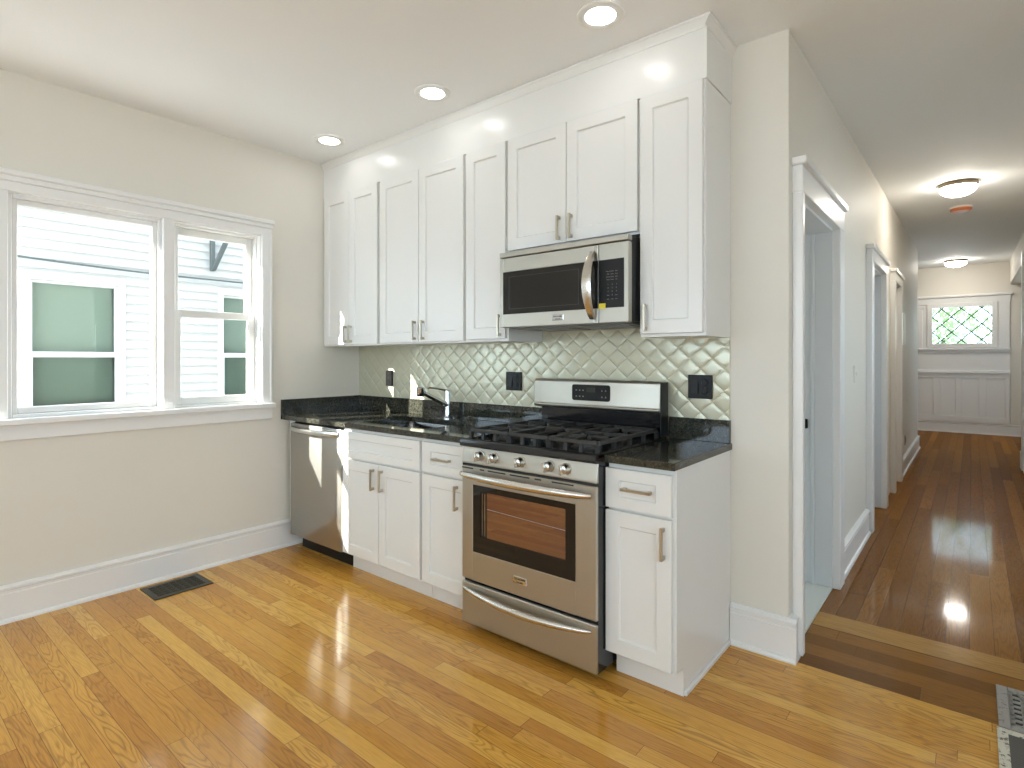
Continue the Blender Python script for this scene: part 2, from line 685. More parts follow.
# ceilings
struct('ceiling', MB().box(-0.15, RIGHT_X + 0.15, REAR_Y - 0.15, 0.0, H, H + 0.12), CEIL)
mb = MB()
mb.prism([(1.0, 0, H), (1.0, FAR_Y + 0.1, HZ(FAR_Y + 0.1)), (1.0, FAR_Y + 0.1, HZ(FAR_Y) + 0.15), (1.0, 0, H + 0.12)], (4.4, 0, 0))
struct('ceiling_hall', mb, CEIL)

# left (window) wall: pieces round the triple window opening
WY0, WY1, WZ0, WZ1 = -2.735, -0.79, 0.985, 2.135
mb = MB()
mb.box(-0.15, 0, REAR_Y, WY0, 0, H)
mb.box(-0.15, 0, WY1, 0.0, 0, H)
mb.box(-0.15, 0, WY0, WY1, 0, WZ0)
mb.box(-0.15, 0, WY0, WY1, WZ1, H)
struct('wall_left', mb, WALL)
# back wall (behind cabinets and the short return by the hall)
struct('wall_back', MB().box(-0.15, XW, 0.0, 0.12, 0, H), WALL)
# hall left wall with three door openings
D1 = (0.10, 0.97, 2.035)
D2 = (2.39, 3.18, 2.04)
D3 = (4.00, 4.55, 2.06)
mb = MB()
yp = 0.12
for y0, y1, zt in (D1, D2, D3):
    y0 = max(y0, yp)
    if y0 > yp:
        mb.prism([(XW, yp, 0), (XW, y0, 0), (XW, y0, HZ(y0)), (XW, yp, HZ(yp))], (-0.16, 0, 0))
    mb.prism([(XW, y0, zt), (XW, y1, zt), (XW, y1, HZ(y1)), (XW, y0, HZ(y0))], (-0.16, 0, 0))
    yp = y1
mb.prism([(XW, yp, 0), (XW, HALL_END, 0), (XW, HALL_END, HZ(HALL_END)), (XW, yp, HZ(yp))], (-0.16, 0, 0))
mb.prism([(XW - 0.16, HALL_END, 0), (1.0, HALL_END, 0), (1.0, HALL_END, HZ(HALL_END)), (XW - 0.16, HALL_END, HZ(HALL_END))], (0, -0.16, 0))
mb.box(0.9, 1.0, HALL_END - 0.16, FAR_Y, 0, 3.1)
struct('wall_hall_left', mb, WALL)
# hall right wall, with an open stretch under a beam towards the far end
mb = MB()
mb.prism([(HR, 0, 0), (HR, 0.9, 0), (HR, 0.9, HZ(0.9)), (HR, 0, HZ(0))], (0.16, 0, 0))
mb.prism([(HR, 0.9, 2.15), (HR, 2.5, 2.15), (HR, 2.5, HZ(2.5)), (HR, 0.9, HZ(0.9))], (0.16, 0, 0))  # unseen doorway added here so daylight brightens the hall
mb.prism([(HR, 2.5, 0), (HR, 6.3, 0), (HR, 6.3, HZ(6.3)), (HR, 2.5, HZ(2.5))], (0.16, 0, 0))
mb.prism([(HR, 6.3, 2.50), (HR, FAR_Y, 2.56), (HR, FAR_Y, HZ(FAR_Y)), (HR, 6.3, HZ(6.3))], (0.16, 0, 0))
mb.box(5.2, 5.35, 0.0, 1.05, 0, 3.1).box(5.2, 5.35, 2.35, 7.5, 0, 3.1).box(5.2, 5.35, 1.05, 2.35, 0, 1.10).box(5.2, 5.35, 1.05, 2.35, 2.32, 3.1).box(5.2, 5.35, 8.5, FAR_Y, 0, 3.1)  # nearer window opening is added, unseen, to send daylight through that doorway
mb.box(5.2, 5.35, 7.5, 8.5, 0, 1.30).box(5.2, 5.35, 7.5, 8.5, 2.20, 3.1)
mb.box(HR + 0.16, 5.2, 6.0, 6.12, 0, 3.0)
struct('wall_hall_right', mb, WALL)
# wall right of the hall mouth, kitchen right wall and rear wall, both with unseen openings added for daylight
struct('wall_front_return', MB().box(HR, RIGHT_X + 0.15, 0.0, 0.12, 0, H), WALL)
mb = MB().box(RIGHT_X, RIGHT_X + 0.15, REAR_Y, -4.5, 0, H).box(RIGHT_X, RIGHT_X + 0.15, -1.7, 0, 0, H)
mb.box(RIGHT_X, RIGHT_X + 0.15, -4.5, -1.7, 0, 0.75).box(RIGHT_X, RIGHT_X + 0.15, -4.5, -1.7, 2.35, H)
struct('wall_right', mb, WALL)
mb = MB()
mb.box(-0.15, RIGHT_X + 0.15, REAR_Y - 0.15, REAR_Y, 0, 1.05).box(-0.15, RIGHT_X + 0.15, REAR_Y - 0.15, REAR_Y, 2.45, H)
for a, b in ((-0.15, 0.25), (1.95, 2.05), (3.75, RIGHT_X + 0.15)):
    mb.box(a, b, REAR_Y - 0.15, REAR_Y, 1.05, 2.45)
struct('wall_rear', mb, WALL)
# small rooms behind the hall doors
mb = MB()
ya = 0.12
for py in (0.8, 2.6, 5.0):
    mb.box(1.2, 1.3, ya, py - 0.5, 0, 2.7).box(1.2, 1.3, py - 0.5, py + 0.5, 0, 0.8).box(1.2, 1.3, py - 0.5, py + 0.5, 2.4, 2.7)
    ya = py + 0.5
mb.box(1.2, 1.3, ya, 6.5, 0, 2.7).box(1.3, 2.93, 1.5, 1.6, 0, 2.7).box(1.3, 2.93, 3.6, 3.7, 0, 2.7).box(1.3, 2.93, 6.4, 6.5, 0, 2.7)
mb.box(1.2, 2.93, 0.12, 6.5, 2.7, 2.8)
struct('wall_side_rooms', mb, WALL)
struct('roof_sun_block', MB().box(-1.15, RIGHT_X + 0.15, REAR_Y - 4.6, REAR_Y - 0.15, 2.76, 2.90), CEIL)  # unseen overhang added to keep direct sun out of the rear openings
struct('wall_sky_block', MB().box(-0.15, 3.0, REAR_Y - 0.15, 0.12, 2.87, 8.0).box(1.0, 3.0, 0.12, 10.0, 3.12, 8.0), CONCRETE)  # unseen mass added to cut sky light on the neighbouring wall
struct('floor_side_rooms', MB().box(1.2, 2.95, 0.12, 6.5, -0.1, 0.004), MARBLE)
# marble saddle of the first door
struct('trim_door_saddle', MB().box(2.90, XW + 0.004, D1[0], D1[1], -0.02, 0.010, 0.003), MARBLE)

# far wall at the end of the hall with its leaded window opening
FX0, FX1, FZ0, FZ1 = 3.14, 3.985, 1.545, 2.235
mb = MB()
mb.box(0.9, FX0, FAR_Y, FAR_Y + 0.14, 0, 3.1).box(FX1, 5.35, FAR_Y, FAR_Y + 0.14, 0, 3.1)
mb.box(FX0, FX1, FAR_Y, FAR_Y + 0.14, 0, FZ0).box(FX0, FX1, FAR_Y, FAR_Y + 0.14, FZ1, 3.1)
struct('wall_far', mb, WALL)
# its painted panelling: corner board, wainscot stiles and rails, chair rail, head rail
mb = MB()
f = FAR_Y
X0, X1 = 1.0, HR
mb.box(X0, X1, f - 0.012, f, 0.19, 1.0)                       # field
mb.box(X0, FX0 - 0.005, f - 0.010, f, 1.0, 2.40).box(FX1 + 0.005, X1, f - 0.010, f, 1.0, 2.40)
mb.box(FX0 - 0.005, FX1 + 0.005, f - 0.010, f, 1.0, FZ0 - 0.005).box(FX0 - 0.005, FX1 + 0.005, f - 0.010, f, FZ1 + 0.005, 2.40)
for a, b in ((X0, 2.85), (3.165, 3.277), (3.484, 3.572), (3.80, 3.90), (4.14, X1)):
    mb.box(a, b, f - 0.030, f - 0.012, 0.29, 0.965, 0.004)
mb.box(X0, X1, f - 0.030, f - 0.012, 0.965, 1.045, 0.004)
mb.box(X0, X1, f - 0.030, f - 0.012, 0.19, 0.29, 0.004)
mb.box(X0, X1 + 0.01, f - 0.055, f, 1.045, 1.075, 0.006)
mb.box(X0, X1 + 0.01, f - 0.038, f, 1.075, 1.10, 0.006)
mb.box(X0, X1 + 0.01, f - 0.060, f, 1.455, 1.485, 0.006)      # window stool rail
mb.box(X0, X1 + 0.01, f - 0.030, f, 1.405, 1.455, 0.004)
mb.box(X0, FX0 - 0.10, f - 0.020, f, 2.185, 2.25, 0.004)
mb.box(X0, X1 + 0.01, f - 0.028, f, 2.27, 2.385, 0.004)       # head board
mb.box(X0, X1 + 0.04, f - 0.055, f, 2.385, 2.425, 0.008)      # head cap
mb.box(4.06, X1, f - 0.028, f, 1.485, 2.27, 0.004)            # right board
mb.box(2.85, FX0 - 0.13, f - 0.028, f, 1.485, 2.185, 0.004)
struct('trim_far_panelling', mb, TRIM)


def baseboard(name, p0, p1, n, h=0.182, t=0.022):
    """profiled baseboard with cap and shoe running p0->p1, projecting along n"""
    p0, p1, n = Vector((*p0, 0)), Vector((*p1, 0)), Vector((*n, 0))
    prof = [(0, 0), (t + 0.014, 0), (t + 0.014, 0.008), (t + 0.009, 0.018), (t, 0.021), (t, h - 0.042), (t - 0.004, h - 0.038), (t - 0.004, h - 0.026),
            (t + 0.006, h - 0.020), (t + 0.006, h - 0.010), (t - 0.004, h - 0.004), (t - 0.010, h), (0, h)]
    mb = MB()
    mb.prism([p0 + n * a + Vector((0, 0, b)) for a, b in prof], p1 - p0)
    return struct(name, mb, TRIM)


baseboard('baseboard_left', (0, REAR_Y), (0, -0.47), (1, 0))
baseboard('baseboard_back', (XR + 0.003, 0), (XW + 0.036, 0), (0, -1))
baseboard('baseboard_corner', (XW, 0.0), (XW, 0.055), (1, 0))
for i, (a, b) in enumerate(((D1[1] + 0.14, D2[0] - 0.11), (D3[1] + 0.12, HALL_END))):
    baseboard('baseboard_hall_left_%d' % (i + 1), (XW, a), (XW, b), (1, 0))
baseboard('baseboard_far', (1.0, FAR_Y), (5.2, FAR_Y), (0, -1), 0.185)
baseboard('baseboard_hall_right', (HR, 2.5), (HR, 6.2), (-1, 0))
baseboard('baseboard_rear', (0, REAR_Y), (RIGHT_X, REAR_Y), (0, 1))


def hall_door(n, d, near, far, head_top, jamb_m, t=0.044):
    """casing, head, jamb lining and stop round one opening in the hall's left wall"""
    y0, y1, zt = d
    r = struct_empty('door_%d' % n, (XW, y0, 0))
    mb = MB()
    mb.box(XW, XW + t, near, y0, 0, zt, 0.004)
    mb.build('casing_near', TRIM, r)
    mb = MB()
    mb.box(XW, XW + t, y1, far, 0, zt, 0.004)
    mb.build('casing_far', TRIM, r)
    mb = MB()
    mb.box(XW, XW + t, near, far, zt, head_top - 0.035, 0.004)
    mb.box(XW, XW + t + 0.016, near - 0.012, far + 0.012, head_top - 0.035, head_top, 0.005)
    mb.build('head_casing', TRIM, r)
    mb = MB()
    mb.box(XW - 0.16, XW + 0.006, y0 - 0.012, y0 + 0.006, 0.010, zt)
    mb.box(XW - 0.16, XW + 0.006, y1 - 0.014, y1 + 0.012, 0.010, zt)
    mb.box(XW - 0.16, XW + 0.006, y0, y1, zt - 0.014, zt + 0.006)
    mb.box(XW - 0.105, XW - 0.085, y1 - 0.026, y1 - 0.014, 0.010, zt - 0.014, 0.002)
    mb.build('jamb', jamb_m, r)
    return r


r = hall_door(1, D1, 0.058, 1.10, 2.19, DOORGREY)
MB().box(XW - 0.158, XW - 0.118, D1[1] - 0.030, D1[1] - 0.013, 0.90, 0.955, 0.004).build('strike_plate', BLKPL, r, label='black latch strike')
mb = MB()
mb.box(2.20, XW - 0.165, D1[1] - 0.005, D1[1] + 0.035, 0.012, 2.02, 0.003)
mb.build('door_leaf', DOORGREY, r)
r = hall_door(2, D2, 2.29, 3.31, 2.16, DOORGREY)
MB().box(XW - 0.13, XW - 0.09, D2[0] + 0.008, D2[1] - 0.016, 0.012, 2.02, 0.003).build('door_leaf', DOORGREY, r)
r = hall_door(3, D3, 3.90, 4.68, 2.18, TRIM)
MB().box(XW - 0.10, XW - 0.06, D3[0] + 0.008, D3[1] - 0.016, 0.012, 2.04, 0.003).build('door_leaf', TRIM, r)

# jamb post and casing of the opening on the right of the hall
mb = MB()
mb.box(HR - 0.03, HR + 0.17, 6.22, 6.42, 0, 2.50, 0.006)
mb.box(HR - 0.045, HR + 0.02, 6.16, 6.30, 0, 2.56, 0.006)
mb.box(HR - 0.05, HR + 0.02, 6.15, 6.44, 0, 0.20, 0.006)
struct('trim_hall_opening', mb, TRIM)

# leaded window at the far end
r = struct_empty('window_4', (FX0, FAR_Y, FZ0))
frame = rings_frame(FX0 - 0.06, FX1 + 0.06, FZ0 - 0.05, FZ1 + 0.05, 0.075, FAR_Y - 0.035, FAR_Y + 0.04, 0.004).build('window_frame', TRIM, r)
gx0, gx1, gz0, gz1 = FX0 + 0.012, FX1 - 0.012, FZ0 + 0.02, FZ1 - 0.02
MB().box(gx0, gx1, FAR_Y + 0.010, FAR_Y + 0.014, gz0, gz1).build('pane', GLASS, r)
mb = MB()
sp = (gx1 - gx0) / 3.0
hh = (gz1 - gz0) / 2.35
cxs, czs = (gx0 + gx1) / 2, (gz0 + gz1) / 2 + 0.02
for k in range(-8, 9):
    for s in (-1, 1):
        # line z = cz + s*(hh/sp)*(x - cx) + k*hh, clipped to the pane
        pts = []
        m_ = s * hh / sp
        b0 = czs + k * hh
        for x in (gx0, gx1):
            z = b0 + m_ * (x - cxs)
            if gz0 <= z <= gz1:
                pts.append((x, z))
        for z in (gz0, gz1):
            x = cxs + (z - b0) / m_
            if gx0 < x < gx1:
                pts.append((x, z))
        if len(pts) == 2:
            (xa, za), (xb, zb) = pts
            mb.tube([(xa, FAR_Y + 0.006, za), (xb, FAR_Y + 0.006, zb)], 0.0105, 6)
mb.build('lead_lattice', LEAD, r)

# ---------------------------------------------------------------- triple kitchen window
# centre fixed light = window_1, right double-hung = window_2, left double-hung = window_3
mb = MB()
t = 0.020
mb.box(0, t, WY1, WY1 + 0.070, 0.985, 2.145, 0.004)                       # right casing
mb.box(0, t + 0.006, WY1 + 0.052, WY1 + 0.070, 0.985, 2.145, 0.004)
mb.box(0, t, WY0 - 0.070, WY0, 0.985, 2.145, 0.004)                       # left casing
mb.box(0, t, WY0 - 0.070, WY1 + 0.070, 2.135, 2.185, 0.003)               # head casing
mb.box(0, t + 0.008, WY0 - 0.072, WY1 + 0.072, 2.185, 2.212, 0.003)
mb.box(0, t + 0.022, WY0 - 0.080, WY1 + 0.080, 2.212, 2.240, 0.006)
struct('trim_window_casing', mb, TRIM)
mb = MB()
mb.box(-0.10, 0.052, WY0 - 0.080, WY1 + 0.082, 0.972, 1.004, 0.006, 2)
mb.box(0, 0.018, WY0 - 0.070, WY1 + 0.072, 0.895, 0.973, 0.004)
struct('trim_window_stool', mb, TRIM)
mb = MB()
M1, M2 = (-1.385, -1.318), (-2.112, -2.073)
for a, b in (M1, M2):
    mb.box(-0.15, 0.012, a, b, 0.99, 2.14, 0.004)
mb.box(-0.15, -0.002, WY1 - 0.004, WY1 + 0.01, 0.99, 2.14)
mb.box(-0.15, -0.002, WY0 - 0.01, WY0 + 0.004, 0.99, 2.14)
mb.box(-0.15, -0.002, WY0, WY1, 2.128, 2.14)
struct('trim_window_jamb', mb, TRIM)
# centre fixed sash
r = struct_empty('window_1', (-0.05, -1.73, 1.0))
a0, a1 = M2[1], M1[0]
mb = MB()
frame_yz(mb, a0, a1, 1.004, 2.130, 0.018, -0.075, -0.012, 0.003)
frame_yz(mb, a0 + 0.018, a1 - 0.018, 1.022, 2.112, 0.024, -0.072, -0.030, 0.004, 0.030, 0.034)
mb.build('window_frame', TRIM, r)
MB().box(-0.056, -0.052, a0 + 0.034, a1 - 0.034, 1.05, 2.088).build('pane', GLASS, r)


def double_hung(n, a0, a1):
    r = struct_empty('window_%d' % n, (-0.09, (a0 + a1) / 2, 1.0))
    mb = MB()
    frame_yz(mb, a0, a1, 1.004, 2.130, 0.012, -0.150, -0.045, 0.002)
    mb.build('window_frame', VINYL, r)
    mb = MB()
    frame_yz(mb, a0 + 0.012, a1 - 0.012, 1.565, 2.118, 0.044, -0.132, -0.098, 0.004, 0.046, 0.036)
    s = mb.build('upper_sash', VINYL, r)
    MB().box(-0.117, -0.113, a0 + 0.05, a1 - 0.05, 1.595, 2.078).build('pane', GLASS, s)
    mb = MB()
    frame_yz(mb, a0 + 0.010, a1 - 0.010, 1.016, 1.606, 0.046, -0.094, -0.060, 0.004, 0.046, 0.048)
    s = mb.build('lower_sash', VINYL, r)
    MB().box(-0.079, -0.075, a0 + 0.052, a1 - 0.052, 1.060, 1.565).build('pane', GLASS, s)


double_hung(2, M1[1], WY1)
double_hung(3, WY0, M2[0])

# ================================================================ OUTSIDE
struct('ground', MB().box(-30, 30, -30, 40, -0.9, -0.8), GRASS)
NX = -3.70
nb = thing('house', 'white clapboard house standing outside the kitchen window', 'house', (NX, 1.0, -0.8))
# lap siding as one stepped profile
mb = MB()
pitch = 0.1012
prof = []
z = -0.8
off = 0.717 - math.floor((0.717 + 0.8) / pitch) * pitch - (-0.8)
z = -0.8 + off - pitch
while z < 5.2:
    prof += [(NX + 0.014, z), (NX + 0.001, z + pitch)]
    z += pitch
NY0, NY1 = -5.0, 8.0
W1 = (-1.40, -0.51, 0.73, 2.19)
W2 = (0.50, 1.46, 0.73, 2.19)


def siding_strip(mb, y0, y1, z0, z1):
    z = -0.8 + off - pitch
    bm = mb.bm
    while z < 5.2:
        a, b = max(z, z0), min(z + pitch, z1)
        if b - a > 1e-4:
            xa = NX + 0.020 - 0.019 * (a - z) / pitch
            xb = NX + 0.020 - 0.019 * (b - z) / pitch
            mb.quad((xa, y0, a), (xa, y1, a), (xb, y1, b), (xb, y0, b))
            mb.quad((NX - 0.02, y0, a), (NX - 0.02, y1, a), (xa, y1, a), (xa, y0, a))
        z += pitch


mb = MB()
siding_strip(mb, NY0, W1[0], -0.8, 5.2)
siding_strip(mb, W1[1], W2[0], -0.8, 5.2)
siding_strip(mb, W2[1], NY1, -0.8, 5.2)
for W in (W1, W2):
    siding_strip(mb, W[0], W[1], -0.8, W[2])
    siding_strip(mb, W[0], W[1], W[3], 5.2)
mb.box(NX - 5.0, NX - 0.45, NY0, NY1, -0.8, 5.2)
mb.box(NX - 0.45, NX - 0.02, NY0, NY0 + 0.1, -0.8, 5.2).box(NX - 0.45, NX - 0.02, NY1 - 0.1, NY1, -0.8, 5.2)
mb.box(NX - 0.45, NX + 0.0, NY0, NY1, 5.15, 5.2)
mb.build('siding', SIDING, nb)
mb = MB()
mb.prism([(NX + 0.35, NY0 - 0.3, 5.2), (NX + 0.35, NY0 - 0.3, 5.3), (NX - 2.5, NY0 - 0.3, 5.75), (NX - 5.3, NY0 - 0.3, 5.3), (NX - 5.3, NY0 - 0.3, 5.2)], (0, NY1 - NY0 + 0.6, 0))
mb.build('roof', mat('grey roof shingle', (0.16, 0.16, 0.17), 0.9), nb)
for (y0, y1, z0, z1) in (W1, W2):
    mb = MB()
    frame_yz(mb, y0, y1, z0 - 0.01, z1 + 0.01, 0.062, NX - 0.05, NX + 0.035, 0.006, 0.085, 0.07)
    w = mb.build('window', mat('aged white paint', (0.66, 0.66, 0.66), 0.5), nb)
    MB().box(NX - 0.012, NX - 0.010, y0 + 0.09, y1 - 0.09, z0 + 0.08, 1.325).build('insect_screen', SCREEN, w)
    mb = MB()
    frame_yz(mb, y0 + 0.062, y1 - 0.062, z0 + 0.06, 1.345, 0.028, NX - 0.035, NX - 0.005, 0.003)
    frame_yz(mb, y0 + 0.062, y1 - 0.062, 1.345, z1 - 0.075, 0.028, NX - 0.055, NX - 0.03, 0.003)
    mb.box(NX - 0.05, NX + 0.0, y0 + 0.062, y1 - 0.062, 1.318, 1.376, 0.004)
    mb.build('sash', mat('aged white paint', (0.66, 0.66, 0.66), 0.5), w)
    mb = MB().box(NX - 0.046, NX - 0.042, y0 + 0.06, y1 - 0.06, z0 + 0.06, z1 - 0.07)
    mb.build('pane', thin_glass('neighbour glass', (0.90, 0.955, 0.925), 1.35) if 'neighbour glass' not in MATS else MATS['neighbour glass'], w)
    mb = MB()
    zz = 0.80
    while zz < z1 - 0.09:
        mb.quad((NX - 0.135, y0 + 0.08, zz), (NX - 0.135, y1 - 0.08, zz), (NX - 0.120, y1 - 0.08, zz + 0.0245), (NX - 0.120, y0 + 0.08, zz + 0.0245))
        zz += 0.022
    mb.build('blind', BLIND, w)
# eave bracket and cable on that wall
br = thing('eave_bracket', 'dark grey angled bracket on the white clapboard wall', 'bracket', (NX, 0.42, 2.41))
MB().box(NX + 0.018, NX + 0.07, 0.395, 0.445, 2.40, 3.6, 0.004).build('post', BRACKETM, br)
mb = MB()
mb.prism([(NX + 0.03, 0.397, 2.40), (NX + 0.09, 0.397, 2.40), (NX + 1.50, 0.397, 3.6), (NX + 1.40, 0.397, 3.6)], (0, 0.046, 0), 0.003)
mb.build('strut', BRACKETM, br)
mb = MB()
pts = []
for i in range(40):
    y = -4.5 + i * 0.3
    pts.append((NX + 0.04, y, 2.29 + 0.012 * (y - 0.1) ** 2 * (0.8 if y > 0 else 2.2) / 1.6))
mb.tube(pts, 0.010, 6)
tag(mb.build('utility_cable', BRACKETM, at=(NX + 0.04, 0, 2.29)), 'thin dark cable running along the white clapboard wall', 'cable')


def leaf_cloud(mb, c, rad, n, size):
    for _ in range(n):
        v = Vector((random.gauss(0, 1), random.gauss(0, 1), random.gauss(0, 1))).normalized() * (rad * random.random() ** 0.4)
        p = Vector(c) + Vector((v.x, v.y, v.z * 0.8))
        a = Vector((random.uniform(-1, 1), random.uniform(-1, 1), random.uniform(-1, 1))).normalized()
        b = a.orthogonal().normalized()
        s = size * random.uniform(0.6, 1.3)
        mb.quad(p - a * s, p + b * s * 0.45, p + a * s, p - b * s * 0.45)


for (tx, ty, tr, lab) in ((2.75, 13.6, 1.25, 'leafy green tree seen through the left of the leaded hall window'),
                          (5.1, 15.8, 1.3, 'leafy green tree seen through the right of the leaded hall window')):
    tr_ = thing('tree', lab, 'tree', (tx, ty, -0.8))
    mb = MB()
    mb.tube([(tx, ty, -0.8), (tx + 0.05, ty, 1.0), (tx - 0.05, ty + 0.1, 2.4), (tx + 0.1, ty, 3.2)], [0.12, 0.10, 0.07, 0.03], 10)
    for k in range(5):
        a = k * 1.3
        mb.tube([(tx, ty, 1.3 + 0.25 * k), (tx + 0.7 * math.cos(a), ty + 0.7 * math.sin(a), 1.9 + 0.3 * k)], [0.04, 0.012], 6)
    mb.build('trunk', BARK, tr_, smooth=True)
    mb = MB()
    for k in range(9):
        c = (tx + random.uniform(-0.9, 0.9), ty + random.uniform(-0.7, 0.7), random.uniform(1.3, 3.6))
        leaf_cloud(mb, c, tr * 0.5, 150, 0.075)
    mb.build('crown', LEAF, tr_)

# ================================================================ KITCHEN RUN
YD = -0.635        # faces of base doors and drawers
YB = -0.614        # face-frame plane
CT0, CT1 = 0.884, 0.914


def base_cabinet(label, x0, x1, fronts, side_right=False):
    r = thing('base_cabinet', label, 'cabinet', ((x0 + x1) / 2, -0.32, 0), 'white base cabinets')
    mb = MB()
    # open-topped box: two sides, back, bottom and the face frame
    mb.box(x0, x0 + 0.018, YB + 0.020, -0.003, 0.112, CT0)
    mb.box(x1 - 0.018, x1, YB + 0.020, -0.003, 0.112, CT0)
    mb.box(x0 + 0.018, x1 - 0.018, -0.012, -0.003, 0.112, CT0)
    mb.box(x0 + 0.018, x1 - 0.018, YB + 0.020, -0.012, 0.112, 0.130)
    mb.box(x0, x1, YB, YB + 0.020, 0.112, CT0, 0.001)
    mb.box(x0, x1, -0.545, -0.003, 0.0, 0.112)
    mb.build('carcass', CAB, r)
    mb = MB().box(x0, x1, -0.549, -0.545, 0.0, 0.112)
    mb.build('toe_kick', CAB, r)
    for f in fronts:
        kind, a, b, c, d = f[:5]
        if kind == 'door':
            p = shaker(a, b, c, d, YD).build('door', CAB, r)
            pull(p, f[5], f[6], YD, True)
        else:
            p = shaker(a, b, c, d, YD, rail=0.062, hrail=0.045).build('drawer', CAB, r)
            if len(f) > 5:
                pull(p, f[5], f[6], YD, False)
    if side_right:
        MB().box(x1 - 0.002, x1 + 0.012, YB + 0.07, -0.022, 0.0, 0.02, 0.003).build('shoe_moulding', CAB, r)
    return r


base_cabinet('white two-door base cabinet under the sink, beside the dishwasher', 0.704, 1.428,
             [('drawer', 0.716, 1.420, 0.703, 0.862),
              ('door', 0.716, 1.066, 0.118, 0.692, 1.024, 0.604),
              ('door', 1.070, 1.420, 0.118, 0.692, 1.104, 0.606)])
base_cabinet('narrow white base cabinet between sink cabinet and gas range', 1.430, 1.795,
             [('drawer', 1.438, 1.788, 0.703, 0.862, 1.600, 0.782),
              ('door', 1.438, 1.788, 0.118, 0.692, 1.706, 0.604)])
base_cabinet('narrow white base cabinet right of the range with tan exposed side', 2.555, XR,
             [('drawer', 2.551, 2.832, 0.703, 0.862, 2.694, 0.787),
              ('door', 2.551, 2.832, 0.118, 0.692, 2.802, 0.604)], True)

# filler strip at the wall
MBf = MB().box(0.030, 0.096, -0.60, -0.58, 0.186, CT0, 0.002)
tag(MBf.build('filler_panel', CAB, at=(0.063, -0.59, 0)), 'thin white filler strip between window wall and dishwasher', 'panel')

# dishwasher
dw = thing('dishwasher', 'stainless steel dishwasher at the left end of the counter', 'dishwasher', (0.40, -0.32, 0))
MB().box(0.100, 0.700, -0.600, -0.02, 0.105, 0.872).build('tub', BLKPL, dw)
MB().box(0.102, 0.698, YD, -0.600, 0.108, 0.866, 0.004, 2).build('door', STEELDW, dw, smooth=True)
MB().box(0.104, 0.696, -0.545, -0.53, 0.0, 0.105).build('toe_kick', BLKPL, dw)
mb = MB()
pts = []
for i in range(17):
    s = i / 16
    pts.append((0.128 + 0.545 * s, YD - 0.004 - 0.046 * math.sin(math.pi * s) ** 0.6, 0.832))
mb.tube(pts, 0.016, 12, rx=0.010)
mb.build('handle', STEELP, dw, smooth=True)

# countertop (L of granite) with sink cut-out
SX0, SX1, SY0, SY1 = 0.80, 1.36, -0.545, -0.165
ct = thing('countertop', 'long polished black granite countertop around the sink', 'countertop', (0.9, -0.33, CT0), 'black granite countertops')
mb = MB()
CX1 = 1.796


def slab_with_hole(mb, x0, x1, y0, y1, z0, z1, hx0, hx1, hy0, hy1):
    bm = mb.bm
    o = [(x0, y0), (x1, y0), (x1, y1), (x0, y1)]
    h = [(hx0, hy0), (hx1, hy0), (hx1, hy1), (hx0, hy1)]
    V = {}
    for z in (z0, z1):
        for k, q in (('o', o), ('h', h)):
            V[k, z] = [bm.verts.new((*p, z)) for p in q]
    for i in range(4):
        j = (i + 1) % 4
        bm.faces.new((V['o', z1][i], V['o', z1][j], V['h', z1][j], V['h', z1][i]))
        bm.faces.new((V['o', z0][j], V['o', z0][i], V['h', z0][i], V['h', z0][j]))
        bm.faces.new((V['o', z0][i], V['o', z0][j], V['o', z1][j], V['o', z1][i]))
        bm.faces.new((V['h', z0][j], V['h', z0][i], V['h', z1][i], V['h', z1][j]))
    es = [e for e in bm.edges if all(abs(v.co.z - z1) < 1e-6 for v in e.verts)
          and (all(abs(v.co.y - y0) < 1e-6 for v in e.verts) or all(hx0 - 1e-6 <= v.co.x <= hx1 + 1e-6 and hy0 - 1e-6 <= v.co.y <= hy1 + 1e-6 for v in e.verts))]
    bmesh.ops.bevel(bm, geom=es, offset=0.004, segments=2, affect='EDGES')


slab_with_hole(mb, 0.002, CX1, -0.650, -0.001, CT0, CT1, SX0, SX1, SY0, SY1)
mb.build('slab', GRANITE, ct, smooth=True)
MB().box(0.022, CX1, -0.021, -0.001, CT1, 1.0195, 0.0015).build('upstand', GRANITE, ct)
MB().box(0.001, 0.021, -0.650, -0.001, CT1 - 0.03, 1.0195, 0.0015).build('upstand', GRANITE, ct)
c2 = thing('countertop', 'short polished black granite countertop right of the range', 'countertop', (2.70, -0.33, CT0), 'black granite countertops')
MB().box(2.5535, XR + 0.008, -0.650, -0.001, CT0, CT1, 0.003, 2).build('slab', GRANITE, c2)
MB().box(2.5535, XR + 0.002, -0.021, -0.001, CT1, 1.0195, 0.0015).build('upstand', GRANITE, c2)

# sink: open basin under the counter
sk = thing('sink', 'stainless steel undermount sink basin set in black granite', 'sink', (1.08, -0.355, 0.70))
mb = MB()
bm = mb.bm
rs = []
for (d, z) in ((-0.012, CT0 - 0.001), (0.0, CT0 - 0.001), (0.006, CT0 - 0.02), (0.012, 0.735), (0.03, 0.715), (0.16, 0.708)):
    a, b, c, e = SX0 + d, SX1 - d, SY0 + d, SY1 - d
    rr = 0.035
    ring = []
    for (px, py, st) in ((b - rr, e - rr, 0), (a + rr, e - rr, 90), (a + rr, c + rr, 180), (b - rr, c + rr, 270)):
        for k in range(5):
            an = R(st + 22.5 * k)
            ring.append(bm.verts.new((px + rr * math.cos(an), py + rr * math.sin(an), z)))
    rs.append(ring)
for a, b in zip(rs, rs[1:]):
    for i in range(len(a)):
        bm.faces.new((a[i], b[i], b[(i + 1) % len(a)], a[(i + 1) % len(a)]))
bm.faces.new(rs[-1])
bmesh.ops.recalc_face_normals(bm, faces=bm.faces[:])
mb.build('basin', SINKST, sk, smooth=True)
